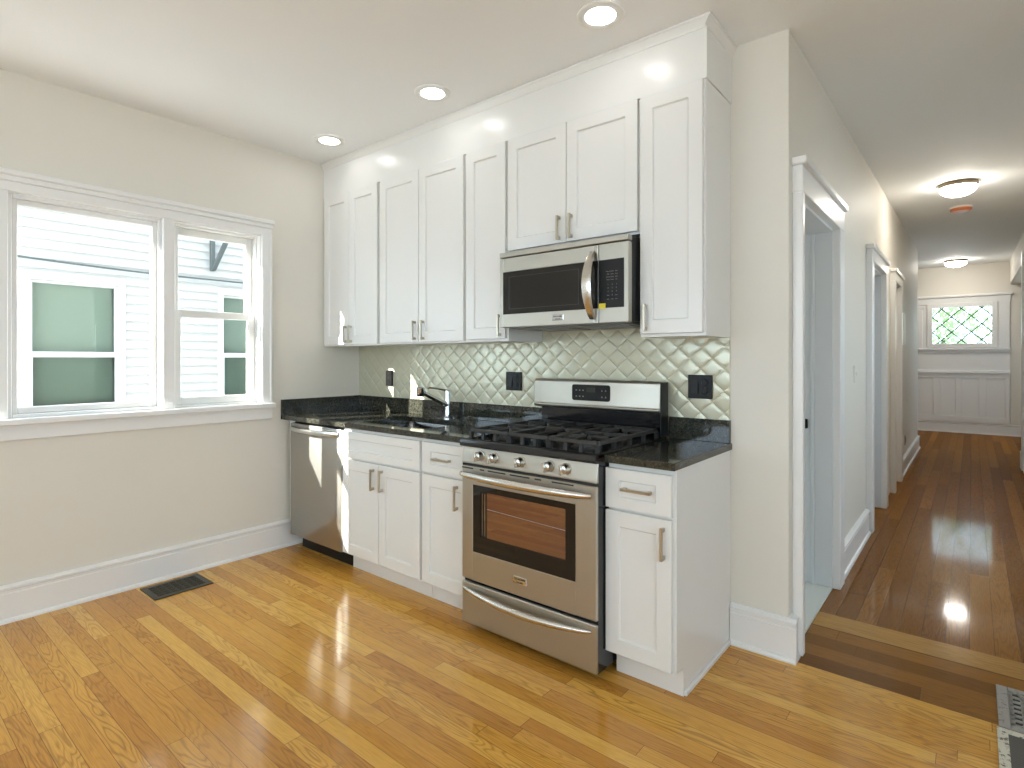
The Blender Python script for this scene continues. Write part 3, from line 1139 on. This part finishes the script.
MB().lathe([(0.0, 0.0045), (0.030, 0.004), (0.042, 0.006), (0.044, 0.0)], (1.08, -0.355, 0.708), n=24).build('drain', CHROME, sk, smooth=True)

# faucet
fa = thing('kitchen_faucet', 'chrome pull-out kitchen faucet behind the sink', 'faucet', (1.068, -0.085, CT1))
fx, fy = 1.068, -0.085
mb = MB()
mb.lathe([(0.0, 0.0), (0.027, 0.0), (0.027, 0.006), (0.021, 0.012), (0.019, 0.05), (0.0175, 0.06), (0.0175, 0.175), (0.015, 0.186), (0.0, 0.188)], (fx, fy, CT1), n=24)
mb.build('body', CHROME, fa, smooth=True)
mb = MB()
hd = Vector((1.050, -0.300, 1.100))
st = Vector((fx, fy, 1.000))
dirv = (hd - st)
mb.tube([st, st + dirv * 0.5, st + dirv * 0.88], [0.0165, 0.0155, 0.0150], 14)
mb.build('spout', CHROME, fa, smooth=True)
mb = MB()
mb.tube([hd + Vector((0, 0, 0.027)), hd + Vector((0, 0, 0.023)), hd + Vector((0, 0, -0.022)), hd + Vector((0, 0, -0.032))], [0.017, 0.026, 0.0255, 0.020], 18)
mb.build('spray_head', CHROME, fa, smooth=True)
mb = MB()
lp = Vector((fx, fy, 1.096))
mb.tube([lp, lp + Vector((-0.03, -0.055, 0.013)), lp + Vector((-0.055, -0.105, 0.022)), lp + Vector((-0.058, -0.118, 0.014))], [0.008, 0.0065, 0.0055, 0.004], 10)
mb.build('lever', CHROME, fa, smooth=True)

# ---------------------------------------------------------------- tile backsplash
TW, TH = 0.1107, 0.1025
TX, TZ = 2.8155, 1.2540      # one crossing point
mb = MB()
bm = mb.bm
x0, x1, z0, z1 = 0.001, XR - 0.002, 1.0195, 1.475
N = 8
KN = (-1.0, -0.96, -0.89, -0.50, 0.0, 0.50, 0.89, 0.96, 1.0)
KH = (0.0, 0.45, 0.75, 0.92, 1.0, 0.92, 0.75, 0.45, 0.0)
YT = -0.006
i0 = int((x0 - TX) / (TW / 2)) - 2
i1 = int((x1 - TX) / (TW / 2)) + 2
j0 = int((z0 - TZ) / (TH / 2)) - 2
j1 = int((z1 - TZ) / (TH / 2)) + 2
for i in range(i0, i1 + 1):
    for j in range(j0, j1 + 1):
        if (i + j) % 2 == 0:
            continue
        cx_, cz_ = TX + i * TW / 2, TZ + j * TH / 2
        tilt = random.uniform(-0.010, 0.010), random.uniform(-0.010, 0.010)
        g_ = []
        for a in range(N + 1):
            row = []
            for b in range(N + 1):
                s, t_ = KN[a], KN[b]
                hgt = 0.0020 * KH[a] * KH[b]
                dx = (s + t_) * TW / 4 * 0.985
                dz = (s - t_) * TH / 4 * 0.985
                row.append(bm.verts.new((cx_ + dx, YT - hgt - tilt[0] * dx - tilt[1] * dz, cz_ + dz)))
            g_.append(row)
        for a in range(N):
            for b in range(N):
                bm.faces.new((g_[a][b], g_[a][b + 1], g_[a + 1][b + 1], g_[a + 1][b]))
for co, no in (((x0, 0, 0), (-1, 0, 0)), ((x1, 0, 0), (1, 0, 0)), ((0, 0, z0), (0, 0, -1)), ((0, 0, z1), (0, 0, 1))):
    bmesh.ops.bisect_plane(bm, geom=bm.verts[:] + bm.edges[:] + bm.faces[:], plane_co=co, plane_no=no, clear_outer=True)
bmesh.ops.recalc_face_normals(bm, faces=bm.faces[:])
if sum(f.normal.y for f in bm.faces) > 0:
    bmesh.ops.reverse_faces(bm, faces=bm.faces[:])
mb.box(x0, x1, -0.006, -0.0005, z0, z1)
o = mb.build('tile_backsplash', TILE, at=(1.42, 0, 1.0195), smooth=True)
tag(o, 'pearl diamond quilted tile backsplash above the black granite', 'backsplash')


def outlet(label, xc, zc, w, h, gangs):
    r = thing('wall_outlet', label, 'outlet', (xc, -0.012, zc), 'black outlets on the tile backsplash')
    MB().box(xc - w / 2, xc + w / 2, -0.022, -0.008, zc - h / 2, zc + h / 2, 0.003, 2).build('cover_plate', BLKPL, r)
    for k in range(gangs):
        gx = xc + (k - (gangs - 1) / 2) * 0.046
        mb = MB()
        if k == 0 and gangs == 2:
            mb.prism([(gx - 0.016, -0.022, zc - 0.033), (gx - 0.016, -0.0305, zc - 0.033), (gx - 0.016, -0.0235, zc + 0.033), (gx - 0.016, -0.022, zc + 0.033)], (0.032, 0, 0), 0.001)
            mb.build('rocker_switch', BLKPL, r)
        else:
            for s in (-1, 1):
                mb.lathe([(0.0, -0.0035), (0.0135, -0.0035), (0.0155, 0.0)], (gx, -0.022, zc + s * 0.0195), 'y', 20)
                mb.box(gx - 0.0065, gx - 0.0045, -0.0265, -0.024, zc + s * 0.0195 - 0.002, zc + s * 0.0195 + 0.006)
                mb.box(gx + 0.0045, gx + 0.0065, -0.0265, -0.024, zc + s * 0.0195 - 0.002, zc + s * 0.0195 + 0.006)
            mb.build('receptacle', BLKPL, r)
    return r


outlet('narrow black single outlet plate left of the faucet', 0.384, 1.160, 0.070, 0.114, 1)
outlet('square black double outlet plate between sink and range', 1.567, 1.168, 0.116, 0.112, 2)
outlet('square black double outlet plate right of the range backguard', 2.707, 1.170, 0.116, 0.112, 2)

# ---------------------------------------------------------------- wall cabinets
YU = -0.332
UT = 2.476


def wall_cabinet(label, x0, x1, zb, doors, zdoor=None):
    r = thing('wall_cabinet', label, 'cabinet', ((x0 + x1) / 2, -0.155, zb), 'white wall cabinets')
    MB().box(x0, x1, -0.311, -0.002, zb, UT, 0.001).build('carcass', CAB, r)
    for (a, b, hx) in doors:
        zd = zdoor or (zb + 0.014)
        p = shaker(a, b, zd, UT - 0.004, YU).build('door', CAB, r)
        pull(p, hx, zd + 0.072, YU, True, 0.12)
    return r


wall_cabinet('white two-door wall cabinet in the corner by the window wall', 0.003, 0.668, 1.392,
             [(0.030, 0.337, 0.309), (0.341, 0.654, 0.370)], 1.402)
wall_cabinet('white two-door wall cabinet above the sink', 0.669, 1.459, 1.396,
             [(0.684, 1.064, 1.038), (1.068, 1.448, 1.114)], 1.406)
wall_cabinet('narrow white single-door wall cabinet left of the microwave', 1.460, 1.773, 1.398,
             [(1.472, 1.762, 1.731)], 1.412)
wall_cabinet('short white two-door wall cabinet above the microwave', 1.774, 2.546, 1.868,
             [(1.782, 2.154, 2.118), (2.158, 2.538, 2.189)], 1.880)
wall_cabinet('narrow tall white wall cabinet right of the microwave', 2.547, XR, 1.400,
             [(2.553, 2.836, 2.583)], 1.414)

# fascia and crown above the cabinets
mb = MB()
mb.box(0.001, XR + 0.006, -0.318, -0.001, UT + 0.001, H - 0.002, 0.001)
CR = [(0.0, H - 0.046), (0.003, H - 0.044), (0.006, H - 0.036), (0.018, H - 0.012), (0.022, H - 0.010), (0.024, H - 0.002), (0.0, H - 0.002)]
mb.prism([(XR + 0.006, -0.318 - a, z) for a, z in CR], (-XR - 0.005, 0, 0))
mb.prism([(XR + 0.006 + a, -0.001, z) for a, z in CR], (0, -0.340, 0))
struct('trim_cabinet_fascia', mb, CAB)

# ---------------------------------------------------------------- microwave
MX0, MX1, MZ0, MZ1, MY = 1.806, 2.545, 1.458, 1.850, -0.425
mw = thing('microwave_oven', 'stainless over-the-range microwave with curved handle', 'microwave', (2.18, -0.2, MZ0))
MB().box(MX0 + 0.003, MX1 - 0.003, -0.392, -0.013, MZ0 + 0.012, MZ1, 0.002).build('case', BLKPL, mw)
MB().box(MX0, MX1, MY - 0.004, -0.388, MZ1 - 0.026, MZ1, 0.004, 2).build('vent_rail', STEEL, mw)
d = rings_frame(MX0, 2.393, MZ0 + 0.006, MZ1 - 0.030, 0.024, MY, -0.392, 0.002, 0.072, 0.074).build('door', STEEL, mw)
MB().box(1.828, 2.3925, MY - 0.0012, -0.395, 1.531, 1.748, 0.001).build('window', GLASSBLK, d)
rings_frame(1.868, 2.290, 1.556, 1.722, 0.0025, MY - 0.0020, MY - 0.0008).build('window_border', mat('window mesh border', (0.05, 0.05, 0.05), 0.2), d)
mb = MB()
pts, n = [], 18
for i in range(n + 1):
    s = i / n
    pts.append((2.366, MY - 0.006 - 0.060 * math.sin(math.pi * s) ** 0.75, 1.486 + 0.304 * s))
bm = mb.bm
rings = []
for (x, y, z) in pts:
    i = len(rings)
    tdir = (Vector(pts[min(i + 1, n)]) - Vector(pts[max(i - 1, 0)])).normalized()
    nrm = Vector((1, 0, 0)).cross(tdir).normalized()
    hw = 0.016 + 0.009 * math.sin(math.pi * i / n)
    ring = [bm.verts.new(Vector((x, y, z)) + Vector((sx * hw, 0, 0)) + nrm * sy) for sx, sy in
            ((-1, -0.004), (-0.7, 0.005), (0, 0.007), (0.7, 0.005), (1, -0.004), (0.7, -0.008), (-0.7, -0.008))]
    rings.append(ring)
for a, b in zip(rings, rings[1:]):
    for j in range(7):
        bm.faces.new((a[j], a[(j + 1) % 7], b[(j + 1) % 7], b[j]))
bm.faces.new(rings[0][::-1]); bm.faces.new(rings[-1])
bmesh.ops.recalc_face_normals(bm, faces=bm.faces[:])
mb.build('handle', STEELP, d, smooth=True)


def on_front(x, y, z, tilt=0.0):
    """matrix placing text upright on a face that looks towards -y"""
    return Matrix.Translation((x, y, z)) @ Matrix.Rotation(R(90) - tilt, 4, 'X')


bd = MB().box(2.140, 2.206, MY - 0.005, MY + 0.001, 1.487, 1.514, 0.002).build('badge', CHROME, d)
mb = MB()
mb.text('FRIGIDAIRE', 0.0105, on_front(2.173, MY - 0.0054, 1.505))
mb.text('GALLERY', 0.0075, on_front(2.173, MY - 0.0054, 1.493))
mb.build('badge_lettering', BLKPL, bd)
cp = MB().box(2.396, MX1, MY, -0.392, MZ0 + 0.006, MZ1 - 0.030, 0.003, 2).build('control_panel', STEEL, mw)
MB().box(2.397, 2.524, MY - 0.0015, MY + 0.001, 1.531, 1.748, 0.0008).build('keypad', BLKPL, cp)
mb = MB()
ky = MY - 0.0022
lab = [['Popcorn', 'Potato', 'Pizza'], ['Melt', 'Soften', 'Keep'], ['Defrost', 'Sensor', 'Multi'], ['Timer', 'Power', 'Fan']]
for rI, row in enumerate(lab):
    for cI, w in enumerate(row):
        mb.text(w, 0.0062, on_front(2.466 + 0.021 * (cI - 1), ky, 1.694 - 0.0125 * rI))
for k, chx in enumerate('123456789'):
    mb.text(chx, 0.0085, on_front(2.466 + 0.021 * (k % 3 - 1), ky, 1.635 - 0.0155 * (k // 3)))
mb.text('Stop', 0.0065, on_front(2.445, ky, 1.587))
mb.text('0', 0.0085, on_front(2.466, ky, 1.588))
mb.text('Start', 0.0065, on_front(2.487, ky, 1.587))
mb.text('Light', 0.0062, on_front(2.445, ky, 1.570))
mb.text('Lock', 0.0062, on_front(2.466, ky, 1.570))
mb.text('Vent', 0.0062, on_front(2.487, ky, 1.570))
mb.build('keypad_print', KEYPRINT, cp)
MB().box(2.398, 2.432, MY - 0.0030, MY - 0.0016, 1.528, 1.552).build('sticker', STICKER, cp, label='yellow sticker')
mb = MB()
mb.box(MX0 + 0.03, MX1 - 0.03, -0.385, -0.06, MZ0, MZ0 + 0.012, 0.002)
for k in range(2):
    mb.box(MX0 + 0.09 + 0.33 * k, MX0 + 0.35 + 0.33 * k, -0.30, -0.10, MZ0 - 0.004, MZ0)
mb.build('filter_underside', mat('grease filter grey', (0.20, 0.20, 0.20), 0.4, 0.7), mw)

# ---------------------------------------------------------------- gas range
GX0, GX1 = 1.801, 2.549
GYF = -0.70
gr = thing('gas_range', 'stainless freestanding gas range with black cooktop', 'range', (2.174, -0.36, 0))
MB().box(GX0 + 0.003, GX1 - 0.003, -0.684, -0.025, 0.035, 0.886, 0.002).build('body', BLACK, gr)
for sx in (GX0 + 0.06, GX1 - 0.06):
    for sy in (-0.60, -0.10):
        mb = MB().lathe([(0.0, 0.0), (0.018, 0.0), (0.018, 0.02), (0.012, 0.036), (0.0, 0.036)], (sx, sy, 0.0), n=14)
        mb.build('levelling_foot', BLKPL, gr)
# storage drawer
dr = MB().box(GX0, GX1, GYF, -0.684, 0.040, 0.238, 0.006, 2).build('drawer', STEEL, gr)
mb = MB()
pts = []
for i in range(25):
    s = i / 24
    pts.append((GX0 + 0.012 + (GX1 - GX0 - 0.036) * s, GYF - 0.003 - 0.030 * math.sin(math.pi * s) ** 0.7, 0.208 - 0.018 * math.sin(math.pi * s)))
mb.tube(pts, [0.006 + 0.011 * math.sin(math.pi * i / 24) ** 0.5 for i in range(25)], 12)
mb.build('handle', STEELP, dr, smooth=True)
# oven door
dz0, dz1 = 0.252, 0.792
wx0, wx1, wz0, wz1 = 1.872, 2.446, 0.388, 0.706
mb = MB()
mb.box(GX0, wx0, GYF, -0.684, dz0, dz1, 0.004)
mb.box(wx1, GX1, GYF, -0.684, dz0, dz1, 0.004)
mb.box(wx0 - 0.004, wx1 + 0.004, GYF, -0.684, dz0, wz0, 0.002)
mb.box(wx0 - 0.004, wx1 + 0.004, GYF, -0.655, wz1, dz1, 0.002)
od = mb.build('oven_door', STEEL, gr)
rings_frame(wx0, wx1, wz0, wz1, 0.048, GYF + 0.002, GYF + 0.012, 0.0, 0.028, 0.078).build('window_surround', GLASSBLK, od)
MB().box(1.958, 2.402, GYF + 0.005, GYF + 0.008, 0.464, 0.680).build('window_pane', OVENGLASS, od)
MB().box(1.916, 1.958, GYF + 0.005, GYF + 0.008, 0.462, 0.682).build('pane_edge_shade', GLASSBLK, od)  # dark strip paints the door frame's shadow on the recessed pane
# oven cavity seen through the pane
mb = MB()
enam = mat('oven enamel', (0.16, 0.10, 0.08), 0.4)
mb.box(1.915, 2.410, -0.6855, -0.6845, 0.40, 0.70)
mb.build('oven_liner', enam, od)
mb = MB()
mb.tube([(1.96, GYF + 0.0045, 0.602), (2.40, GYF + 0.0045, 0.588)], 0.0014, 8)
for k in range(2):
    mb.tube([(1.930 + k * 0.016, GYF + 0.0045, 0.475), (1.930 + k * 0.016, GYF + 0.0045, 0.672)], 0.0016, 8)
mb.build('rack', CHROME, od)
mb = MB()
for a, b in ((1.802, 1.875), (1.918, 1.945), (1.968, 2.075), (2.100, 2.212), (2.240, 2.275), (2.330, 2.440)):
    a2, b2 = a + 0.0, b
    mb.box(a2, b2, GYF - 0.0006, GYF + 0.004, 0.779, 0.785)
mb.box(GX0 + 0.002, GX1 - 0.002, GYF + 0.002, -0.684, dz1, 0.802)
mb.build('vent_slots', DIM, od)
mb = MB()
pts = []
for i in range(25):
    s = i / 24
    pts.append((GX0 + 0.006 + (GX1 - GX0 - 0.026) * s, GYF - 0.010 - 0.040 * math.sin(math.pi * s) ** 0.6, 0.754 + 0.008 * (0.5 - s) * 0))
mb.tube(pts, [0.011 + 0.008 * math.sin(math.pi * i / 24) ** 0.5 for i in range(25)], 14)
for s in (0.03, 0.97):
    x = GX0 + 0.006 + (GX1 - GX0 - 0.026) * s
    mb.box(x - 0.014, x + 0.014, GYF - 0.02, GYF, 0.745, 0.763, 0.003)
mb.build('handle', STEELP, od, smooth=True)
bd = MB().box(2.122, 2.200, GYF - 0.005, GYF + 0.001, 0.306, 0.339, 0.002).build('badge', CHROME, od)
mb = MB()
mb.text('FRIGIDAIRE', 0.012, on_front(2.161, GYF - 0.0054, 0.328))
mb.text('GALLERY', 0.009, on_front(2.161, GYF - 0.0054, 0.314))
mb.build('badge_lettering', BLKPL, bd)
# front control panel, slightly leaning back, with five knobs
mb = MB()
mb.prism([(GX0, GYF, 0.804), (GX0, GYF, 0.812), (GX0, GYF + 0.012, 0.886), (GX0, -0.684, 0.886), (GX0, -0.684, 0.804)], (GX1 - GX0, 0, 0), 0.002)
kp = mb.build('control_panel', STEEL, gr)
for kx in (1.922, 2.006, 2.162, 2.318, 2.402):
    mb = MB()
    c = (kx, GYF + 0.004, 0.846)
    mb.lathe([(0.0, 0.002), (0.0, -0.034), (0.012, -0.034), (0.0175, -0.031), (0.0195, -0.026), (0.021, -0.004), (0.024, -0.002), (0.024, 0.004)], c, 'y', 24)
    mb.box(kx - 0.006, kx + 0.006, GYF - 0.046, GYF - 0.012, 0.826, 0.867, 0.002)
    mb.build('knob', STEELP, gr, smooth=True)
# cooktop: black enamel tray with rolled front lip
mb = MB()
prof = [(-0.665, 0.884), (-0.706, 0.884), (-0.712, 0.890), (-0.713, 0.905), (-0.708, 0.916), (-0.696, 0.922), (-0.672, 0.920), (-0.650, 0.914), (-0.07, 0.914), (-0.055, 0.920), (-0.05, 0.920), (-0.05, 0.890)]
mb.prism([(GX0 - 0.003, y, z) for y, z in prof], (GX1 - GX0 + 0.006, 0, 0))
mb.box(GX0 - 0.003, GX0 + 0.018, -0.695, -0.05, 0.900, 0.921, 0.004).box(GX1 - 0.018, GX1 + 0.003, -0.695, -0.05, 0.900, 0.921, 0.004)
ck = mb.build('cooktop', BLACK, gr, smooth=True)
for bx, by, br_ in ((1.955, -0.525, 0.050), (1.955, -0.215, 0.038), (2.174, -0.365, 0.044), (2.393, -0.525, 0.056), (2.393, -0.215, 0.036)):
    b_ = MB().lathe([(0.0, 0.0), (br_ * 1.25, 0.0), (br_ * 1.25, 0.004), (br_, 0.007), (br_, 0.016), (0.0, 0.016)], (bx, by, 0.9145), n=28).build('burner', mat('burner base aluminium', (0.10, 0.092, 0.085), 0.5, 0.5), gr, smooth=True)
    MB().lathe([(0.0, 0.010), (br_ * 0.85, 0.010), (br_ * 0.92, 0.006), (br_ * 0.92, 0.0), (0.0, 0.0)], (bx, by, 0.9310), n=28).build('burner_cap', IRON, b_, smooth=True)


def grate(x0, x1, y0, y1, centers):
    mb = MB()
    zt, zb, w = 0.965, 0.949, 0.0075
    for y in (y0, y1):
        mb.box(x0, x1, y - w, y + w, zb, zt, 0.002)
    for x in (x0, x1):
        mb.box(x - w, x + w, y0, y1, zb, zt, 0.002)
    ym = (y0 + y1) / 2
    mb.box(x0, x1, ym - w, ym + w, zb, zt, 0.002)
    for (bx, by) in centers:
        hs = min(abs(by - y0), abs(y1 - by), abs(by - ym) if len(centers) > 1 else 9)
        for k in range(4):
            an = R(90 * k)
            dx, dy = math.cos(an), math.sin(an)
            # fingers from the frame towards the burner, ends turned up
            ex = (x1 - bx if dx > 0.5 else bx - x0) if abs(dx) > 0.5 else 0
            ey = abs((ym if (dy > 0.5) == (by < ym) and len(centers) > 1 else (y1 if dy > 0.5 else y0)) - by) if abs(dy) > 0.5 else 0
            e = ex + ey
            p0 = Vector((bx + dx * e, by + dy * e, 0.9565))
            p1 = Vector((bx + dx * 0.022, by + dy * 0.022, 0.9605))
            mb.tube([p0, p1], 0.0080, 6)
        for k in range(4):
            an = R(45 + 90 * k)
            mb.tube([(bx + 0.095 * math.cos(an), by + 0.10 * math.sin(an), 0.9565), (bx + 0.035 * math.cos(an), by + 0.035 * math.sin(an), 0.9605)], 0.0072, 6)
    for x in (x0, x1):
        for y in (y0, (y0 + ym) / 2, ym, (y1 + ym) / 2, y1):
            mb.prism([(x - w, y - 0.011, zb), (x - w, y - 0.007, 0.9145), (x - w, y + 0.007, 0.9145), (x - w, y + 0.011, zb)], (2 * w, 0, 0))
    for x in ((2 * x0 + x1) / 3, (x0 + 2 * x1) / 3):
        mb.box(x - 0.009, x + 0.009, y0 - w, y0 + w, 0.9145, zb, 0.002)
    return mb.build('grate', IRON, gr, smooth=False)


grate(1.822, 2.055, -0.655, -0.105, [(1.955, -0.525), (1.955, -0.215)])
grate(2.068, 2.280, -0.655, -0.105, [(2.174, -0.365)])
grate(2.293, 2.526, -0.655, -0.105, [(2.393, -0.525), (2.393, -0.215)])
# backguard: black riser and stainless control housing
MB().box(GX0 + 0.005, GX1 - 0.005, -0.060, -0.024, 0.890, 1.050, 0.003).build('riser', BLACK, gr)
mb = MB()
prof = [(-0.112, 1.038), (-0.122, 1.046), (-0.124, 1.056), (-0.118, 1.062), (-0.114, 1.180), (-0.106, 1.192), (-0.045, 1.192), (-0.045, 1.038)]
mb.prism([(GX0 - 0.002, y, z) for y, z in prof], (GX1 - GX0 + 0.003, 0, 0), 0.003, 2)
bk = mb.build('backguard', STEEL, gr, smooth=True)
MB().box(GX1 - 0.0015, GX1 + 0.004, -0.112, -0.026, 0.925, 1.188, 0.004).box(GX0 + 0.01, GX1 - 0.01, -0.050, -0.026, 1.04, 1.185).build('backguard_side', BLKPL, gr)
for (x, z) in ((2.01, 1.040), (2.33, 1.040)):
    MB().lathe([(0.0, -0.006), (0.004, -0.006), (0.005, 0.0)], (x, -0.085, z - 0.004), 'z', 10).build('screw', CHROME, bk)
mb = MB()
xa, xb, za, zb = 2.053, 2.280, 1.083, 1.167
rr = 0.012
poly = []
for (px, pz, st_) in ((xb - rr, zb - rr, 0), (xa + rr, zb - rr, 90), (xa + rr, za + rr, 180), (xb - rr, za + rr, 270)):
    for k in range(5):
        an = R(st_ + 22.5 * k)
        poly.append((px + rr * math.cos(an), -0.1205, pz + rr * math.sin(an)))
mb.prism(poly, (0, 0.008, 0))
dp = mb.build('display', BLKPL, bk)
for x in (2.080, 2.101, 2.122):
    for z in (1.102, 1.134):
        MB().box(x - 0.004, x + 0.004, -0.1212, -0.1205, z, z + 0.006).build('touch_key', KEYPRINT, dp)
for (x, z) in ((2.235, 1.138), (2.257, 1.138), (2.235, 1.105), (2.257, 1.105)):
    MB().prism([(x - 0.005, -0.1212, z - 0.004), (x + 0.005, -0.1212, z - 0.004), (x, -0.1212, z + 0.006)], (0, 0.0008, 0)).build('arrow_key', KEYPRINT, dp)
MB().box(2.143, 2.195, -0.1212, -0.1204, 1.128, 1.152).build('clock_window', mat('dim display window', (0.05, 0.055, 0.04), 0.2), dp)

# ================================================================ CEILING LIGHTS
for lab, x, y in (('round recessed ceiling light nearest the corner window wall', 0.446, -0.555),
                  ('middle of the three round recessed ceiling lights', 1.458, -0.575),
                  ('round recessed ceiling light above the range, largest in view', 2.507, -0.600)):
    r = thing('recessed_light', lab, 'light', (x, y, H), 'recessed ceiling lights over the counter')
    MB().lathe([(0.098, -0.0005), (0.098, -0.004), (0.092, -0.008), (0.080, -0.009), (0.068, -0.005), (0.064, -0.0045), (0.064, -0.0005)], (x, y, H), n=40).build('trim_ring', WHITEPL, r, smooth=True)
    MB().lathe([(0.0, -0.0050), (0.05, -0.0048), (0.0642, -0.0042), (0.0642, -0.001), (0.0, -0.001)], (x, y, H), n=40).build('lens', LENS, r, smooth=True)

for lab, x, y, rad in (('nearer round opal flush ceiling light in the hall', 3.613, 3.50, 0.138),
                       ('farther round opal flush ceiling light, by the leaded window', 3.50, 9.15, 0.155)):
    z = HZ(y)
    r = thing('ceiling_light', lab, 'light', (x, y, z), 'flush hall ceiling lights')
    MB().lathe([(rad * 0.98, 0.006), (rad * 1.0, -0.030), (rad * 0.96, -0.038), (0.0, -0.038)], (x, y, z), n=40).build('pan', BRONZE, r, smooth=True)
    rad *= 0.95
    prof = [(rad * 0.9, -0.034), (rad, -0.040)]
    for k in range(1, 10):
        a = R(10 * k)
        prof.append((rad * math.cos(a), -0.040 - 0.075 * math.sin(a)))
    prof.append((0.0, -0.115))
    MB().lathe(prof, (x, y, z), n=40).build('dome', DOME, r, smooth=True)
z = HZ(4.6)
r = thing('smoke_detector', 'orange-covered round detector on the hall ceiling', 'detector', (3.62, 4.6, z))
MB().lathe([(0.095, 0.003), (0.095, -0.012), (0.088, -0.016), (0.0, -0.016)], (3.62, 4.6, z), n=32).build('base', WHITEPL, r, smooth=True)
MB().lathe([(0.088, -0.014), (0.088, -0.032), (0.075, -0.044), (0.0, -0.046)], (3.62, 4.6, z), n=32).build('cover', ORANGE, r, smooth=True)

# ================================================================ SMALL THINGS
# intercom on the hall wall
r = thing('intercom', 'slim white intercom box high on the hall wall', 'intercom', (XW, 4.86, 1.20))
MB().box(XW, XW + 0.050, 4.78, 4.92, 1.46, 1.80, 0.006).build('handset_box', WHITEPL, r)
MB().box(XW, XW + 0.022, 4.79, 4.90, 1.19, 1.46, 0.004).build('lower_plate', mat('grey plate', (0.40, 0.39, 0.37), 0.4), r)
r = thing('light_switch', 'small white light switch on the hall wall after the first door', 'switch', (XW, 1.76, 1.20))
MB().box(XW, XW + 0.006, 1.725, 1.795, 1.142, 1.258, 0.002).build('cover_plate', WALL, r)
MB().box(XW + 0.005, XW + 0.016, 1.755, 1.765, 1.188, 1.212, 0.002).build('toggle', WHITEPL, r)
r = thing('wall_outlet', 'small outlet plate low on the hall wall near its far corner', 'outlet', (XW, 5.42, 0.33))
MB().box(XW, XW + 0.010, 5.385, 5.455, 0.285, 0.40, 0.002).build('cover_plate', mat('grey plate', (0.40, 0.39, 0.37), 0.4), r)
MB().box(XW + 0.008, XW + 0.013, 5.405, 5.435, 0.305, 0.38, 0.002).build('receptacle', DULLIRON, r)


def register(label, x0, x1, y0, y1, m, style, frame_w, tilt=0.0, m2=None):
    r = thing('floor_register', label, 'register', ((x0 + x1) / 2, (y0 + y1) / 2, 0), 'floor air registers')
    mb = MB()
    hgt = 0.006
    mb.box(x0, x0 + frame_w, y0, y1, 0.0012, hgt, 0.0018)
    mb.box(x1 - frame_w, x1, y0, y1, 0.0012, hgt, 0.0018)
    mb.box(x0 + frame_w, x1 - frame_w, y0, y0 + frame_w, 0.0012, hgt, 0.0018)
    mb.box(x0 + frame_w, x1 - frame_w, y1 - frame_w, y1, 0.0012, hgt, 0.0018)
    mb.build('frame', m, r)
    MB().box(x0 + 0.004, x1 - 0.004, y0 + 0.004, y1 - 0.004, 0.0010, 0.0018).build('duct', DIM, r)
    ax0, ax1, ay0, ay1 = x0 + frame_w, x1 - frame_w, y0 + frame_w, y1 - frame_w
    mb = MB()
    if style == 'scroll':
        p = 0.036
        nx, ny = max(1, round((ax1 - ax0) / p)), max(1, round((ay1 - ay0) / p))
        px, py = (ax1 - ax0) / nx, (ay1 - ay0) / ny
        for i in range(nx + 1):
            for j in range(ny + 1):
                if i < nx and j < ny:
                    cx_, cy_ = ax0 + (i + 0.5) * px, ay0 + (j + 0.5) * py
                    q = [(cx_ + 0.36 * px * math.cos(R(30 * k)), cy_ + 0.36 * py * math.sin(R(30 * k)), 0.0035) for k in range(13)]
                    mb.tube(q, 0.0022, 5)
                    for s in (-1, 1):
                        mb.tube([(cx_ - px / 2, cy_ - s * py / 2, 0.0035), (cx_ + px / 2, cy_ + s * py / 2, 0.0035)], 0.0018, 5)
        for i in range(1, nx):
            mb.box(ax0 + i * px - 0.0015, ax0 + i * px + 0.0015, ay0, ay1, 0.0018, 0.0045)
        for j in range(1, ny):
            mb.box(ax0, ax1, ay0 + j * py - 0.0015, ay0 + j * py + 0.0015, 0.0018, 0.0045)
    elif style == 'cast':
        y = ay0
        k = 0
        while y < ay1 - 0.001:
            mb.box(ax0, ax1, y, min(y + 0.014, ay1), 0.0018, 0.0055)
            y += 0.036
        x = ax0
        while x < ax1 - 0.001:
            mb.box(x, min(x + 0.013, ax1), ay0, ay1, 0.0018, 0.0055)
            x += 0.034
        for k in range(4):
            xs_ = ax0 + 0.03 + k * 0.07
            mb.tube([(xs_, ay0, 0.004), (xs_ + 0.12, ay1, 0.004)], 0.006, 6)
            mb.tube([(xs_ + 0.12, ay0, 0.004), (xs_, ay1, 0.004)], 0.006, 6)
    else:
        y = ay0
        while y < ay1:
            mb.prism([(ax0, y, 0.002), (ax0, y + 0.006, 0.0052), (ax0, y + 0.008, 0.0048), (ax0, y + 0.002, 0.002)], (ax1 - ax0, 0, 0))
            y += 0.011
    mb.build('grille', m2 or m, r)
    return r


register('dark bronze floor register with scroll grille by the window wall', 0.075, 0.305, -1.525, -1.220, REGISTER, 'scroll', 0.032)
register('worn grey cast iron floor register at the hall mouth', 3.778, 4.17, -0.015, 0.315, GREYIRON, 'cast', 0.034)
register('chipped cream framed floor register with grey louvers', 3.772, 4.16, -0.300, -0.022, CHIPWHITE, 'louver', 0.030, m2=DULLIRON)
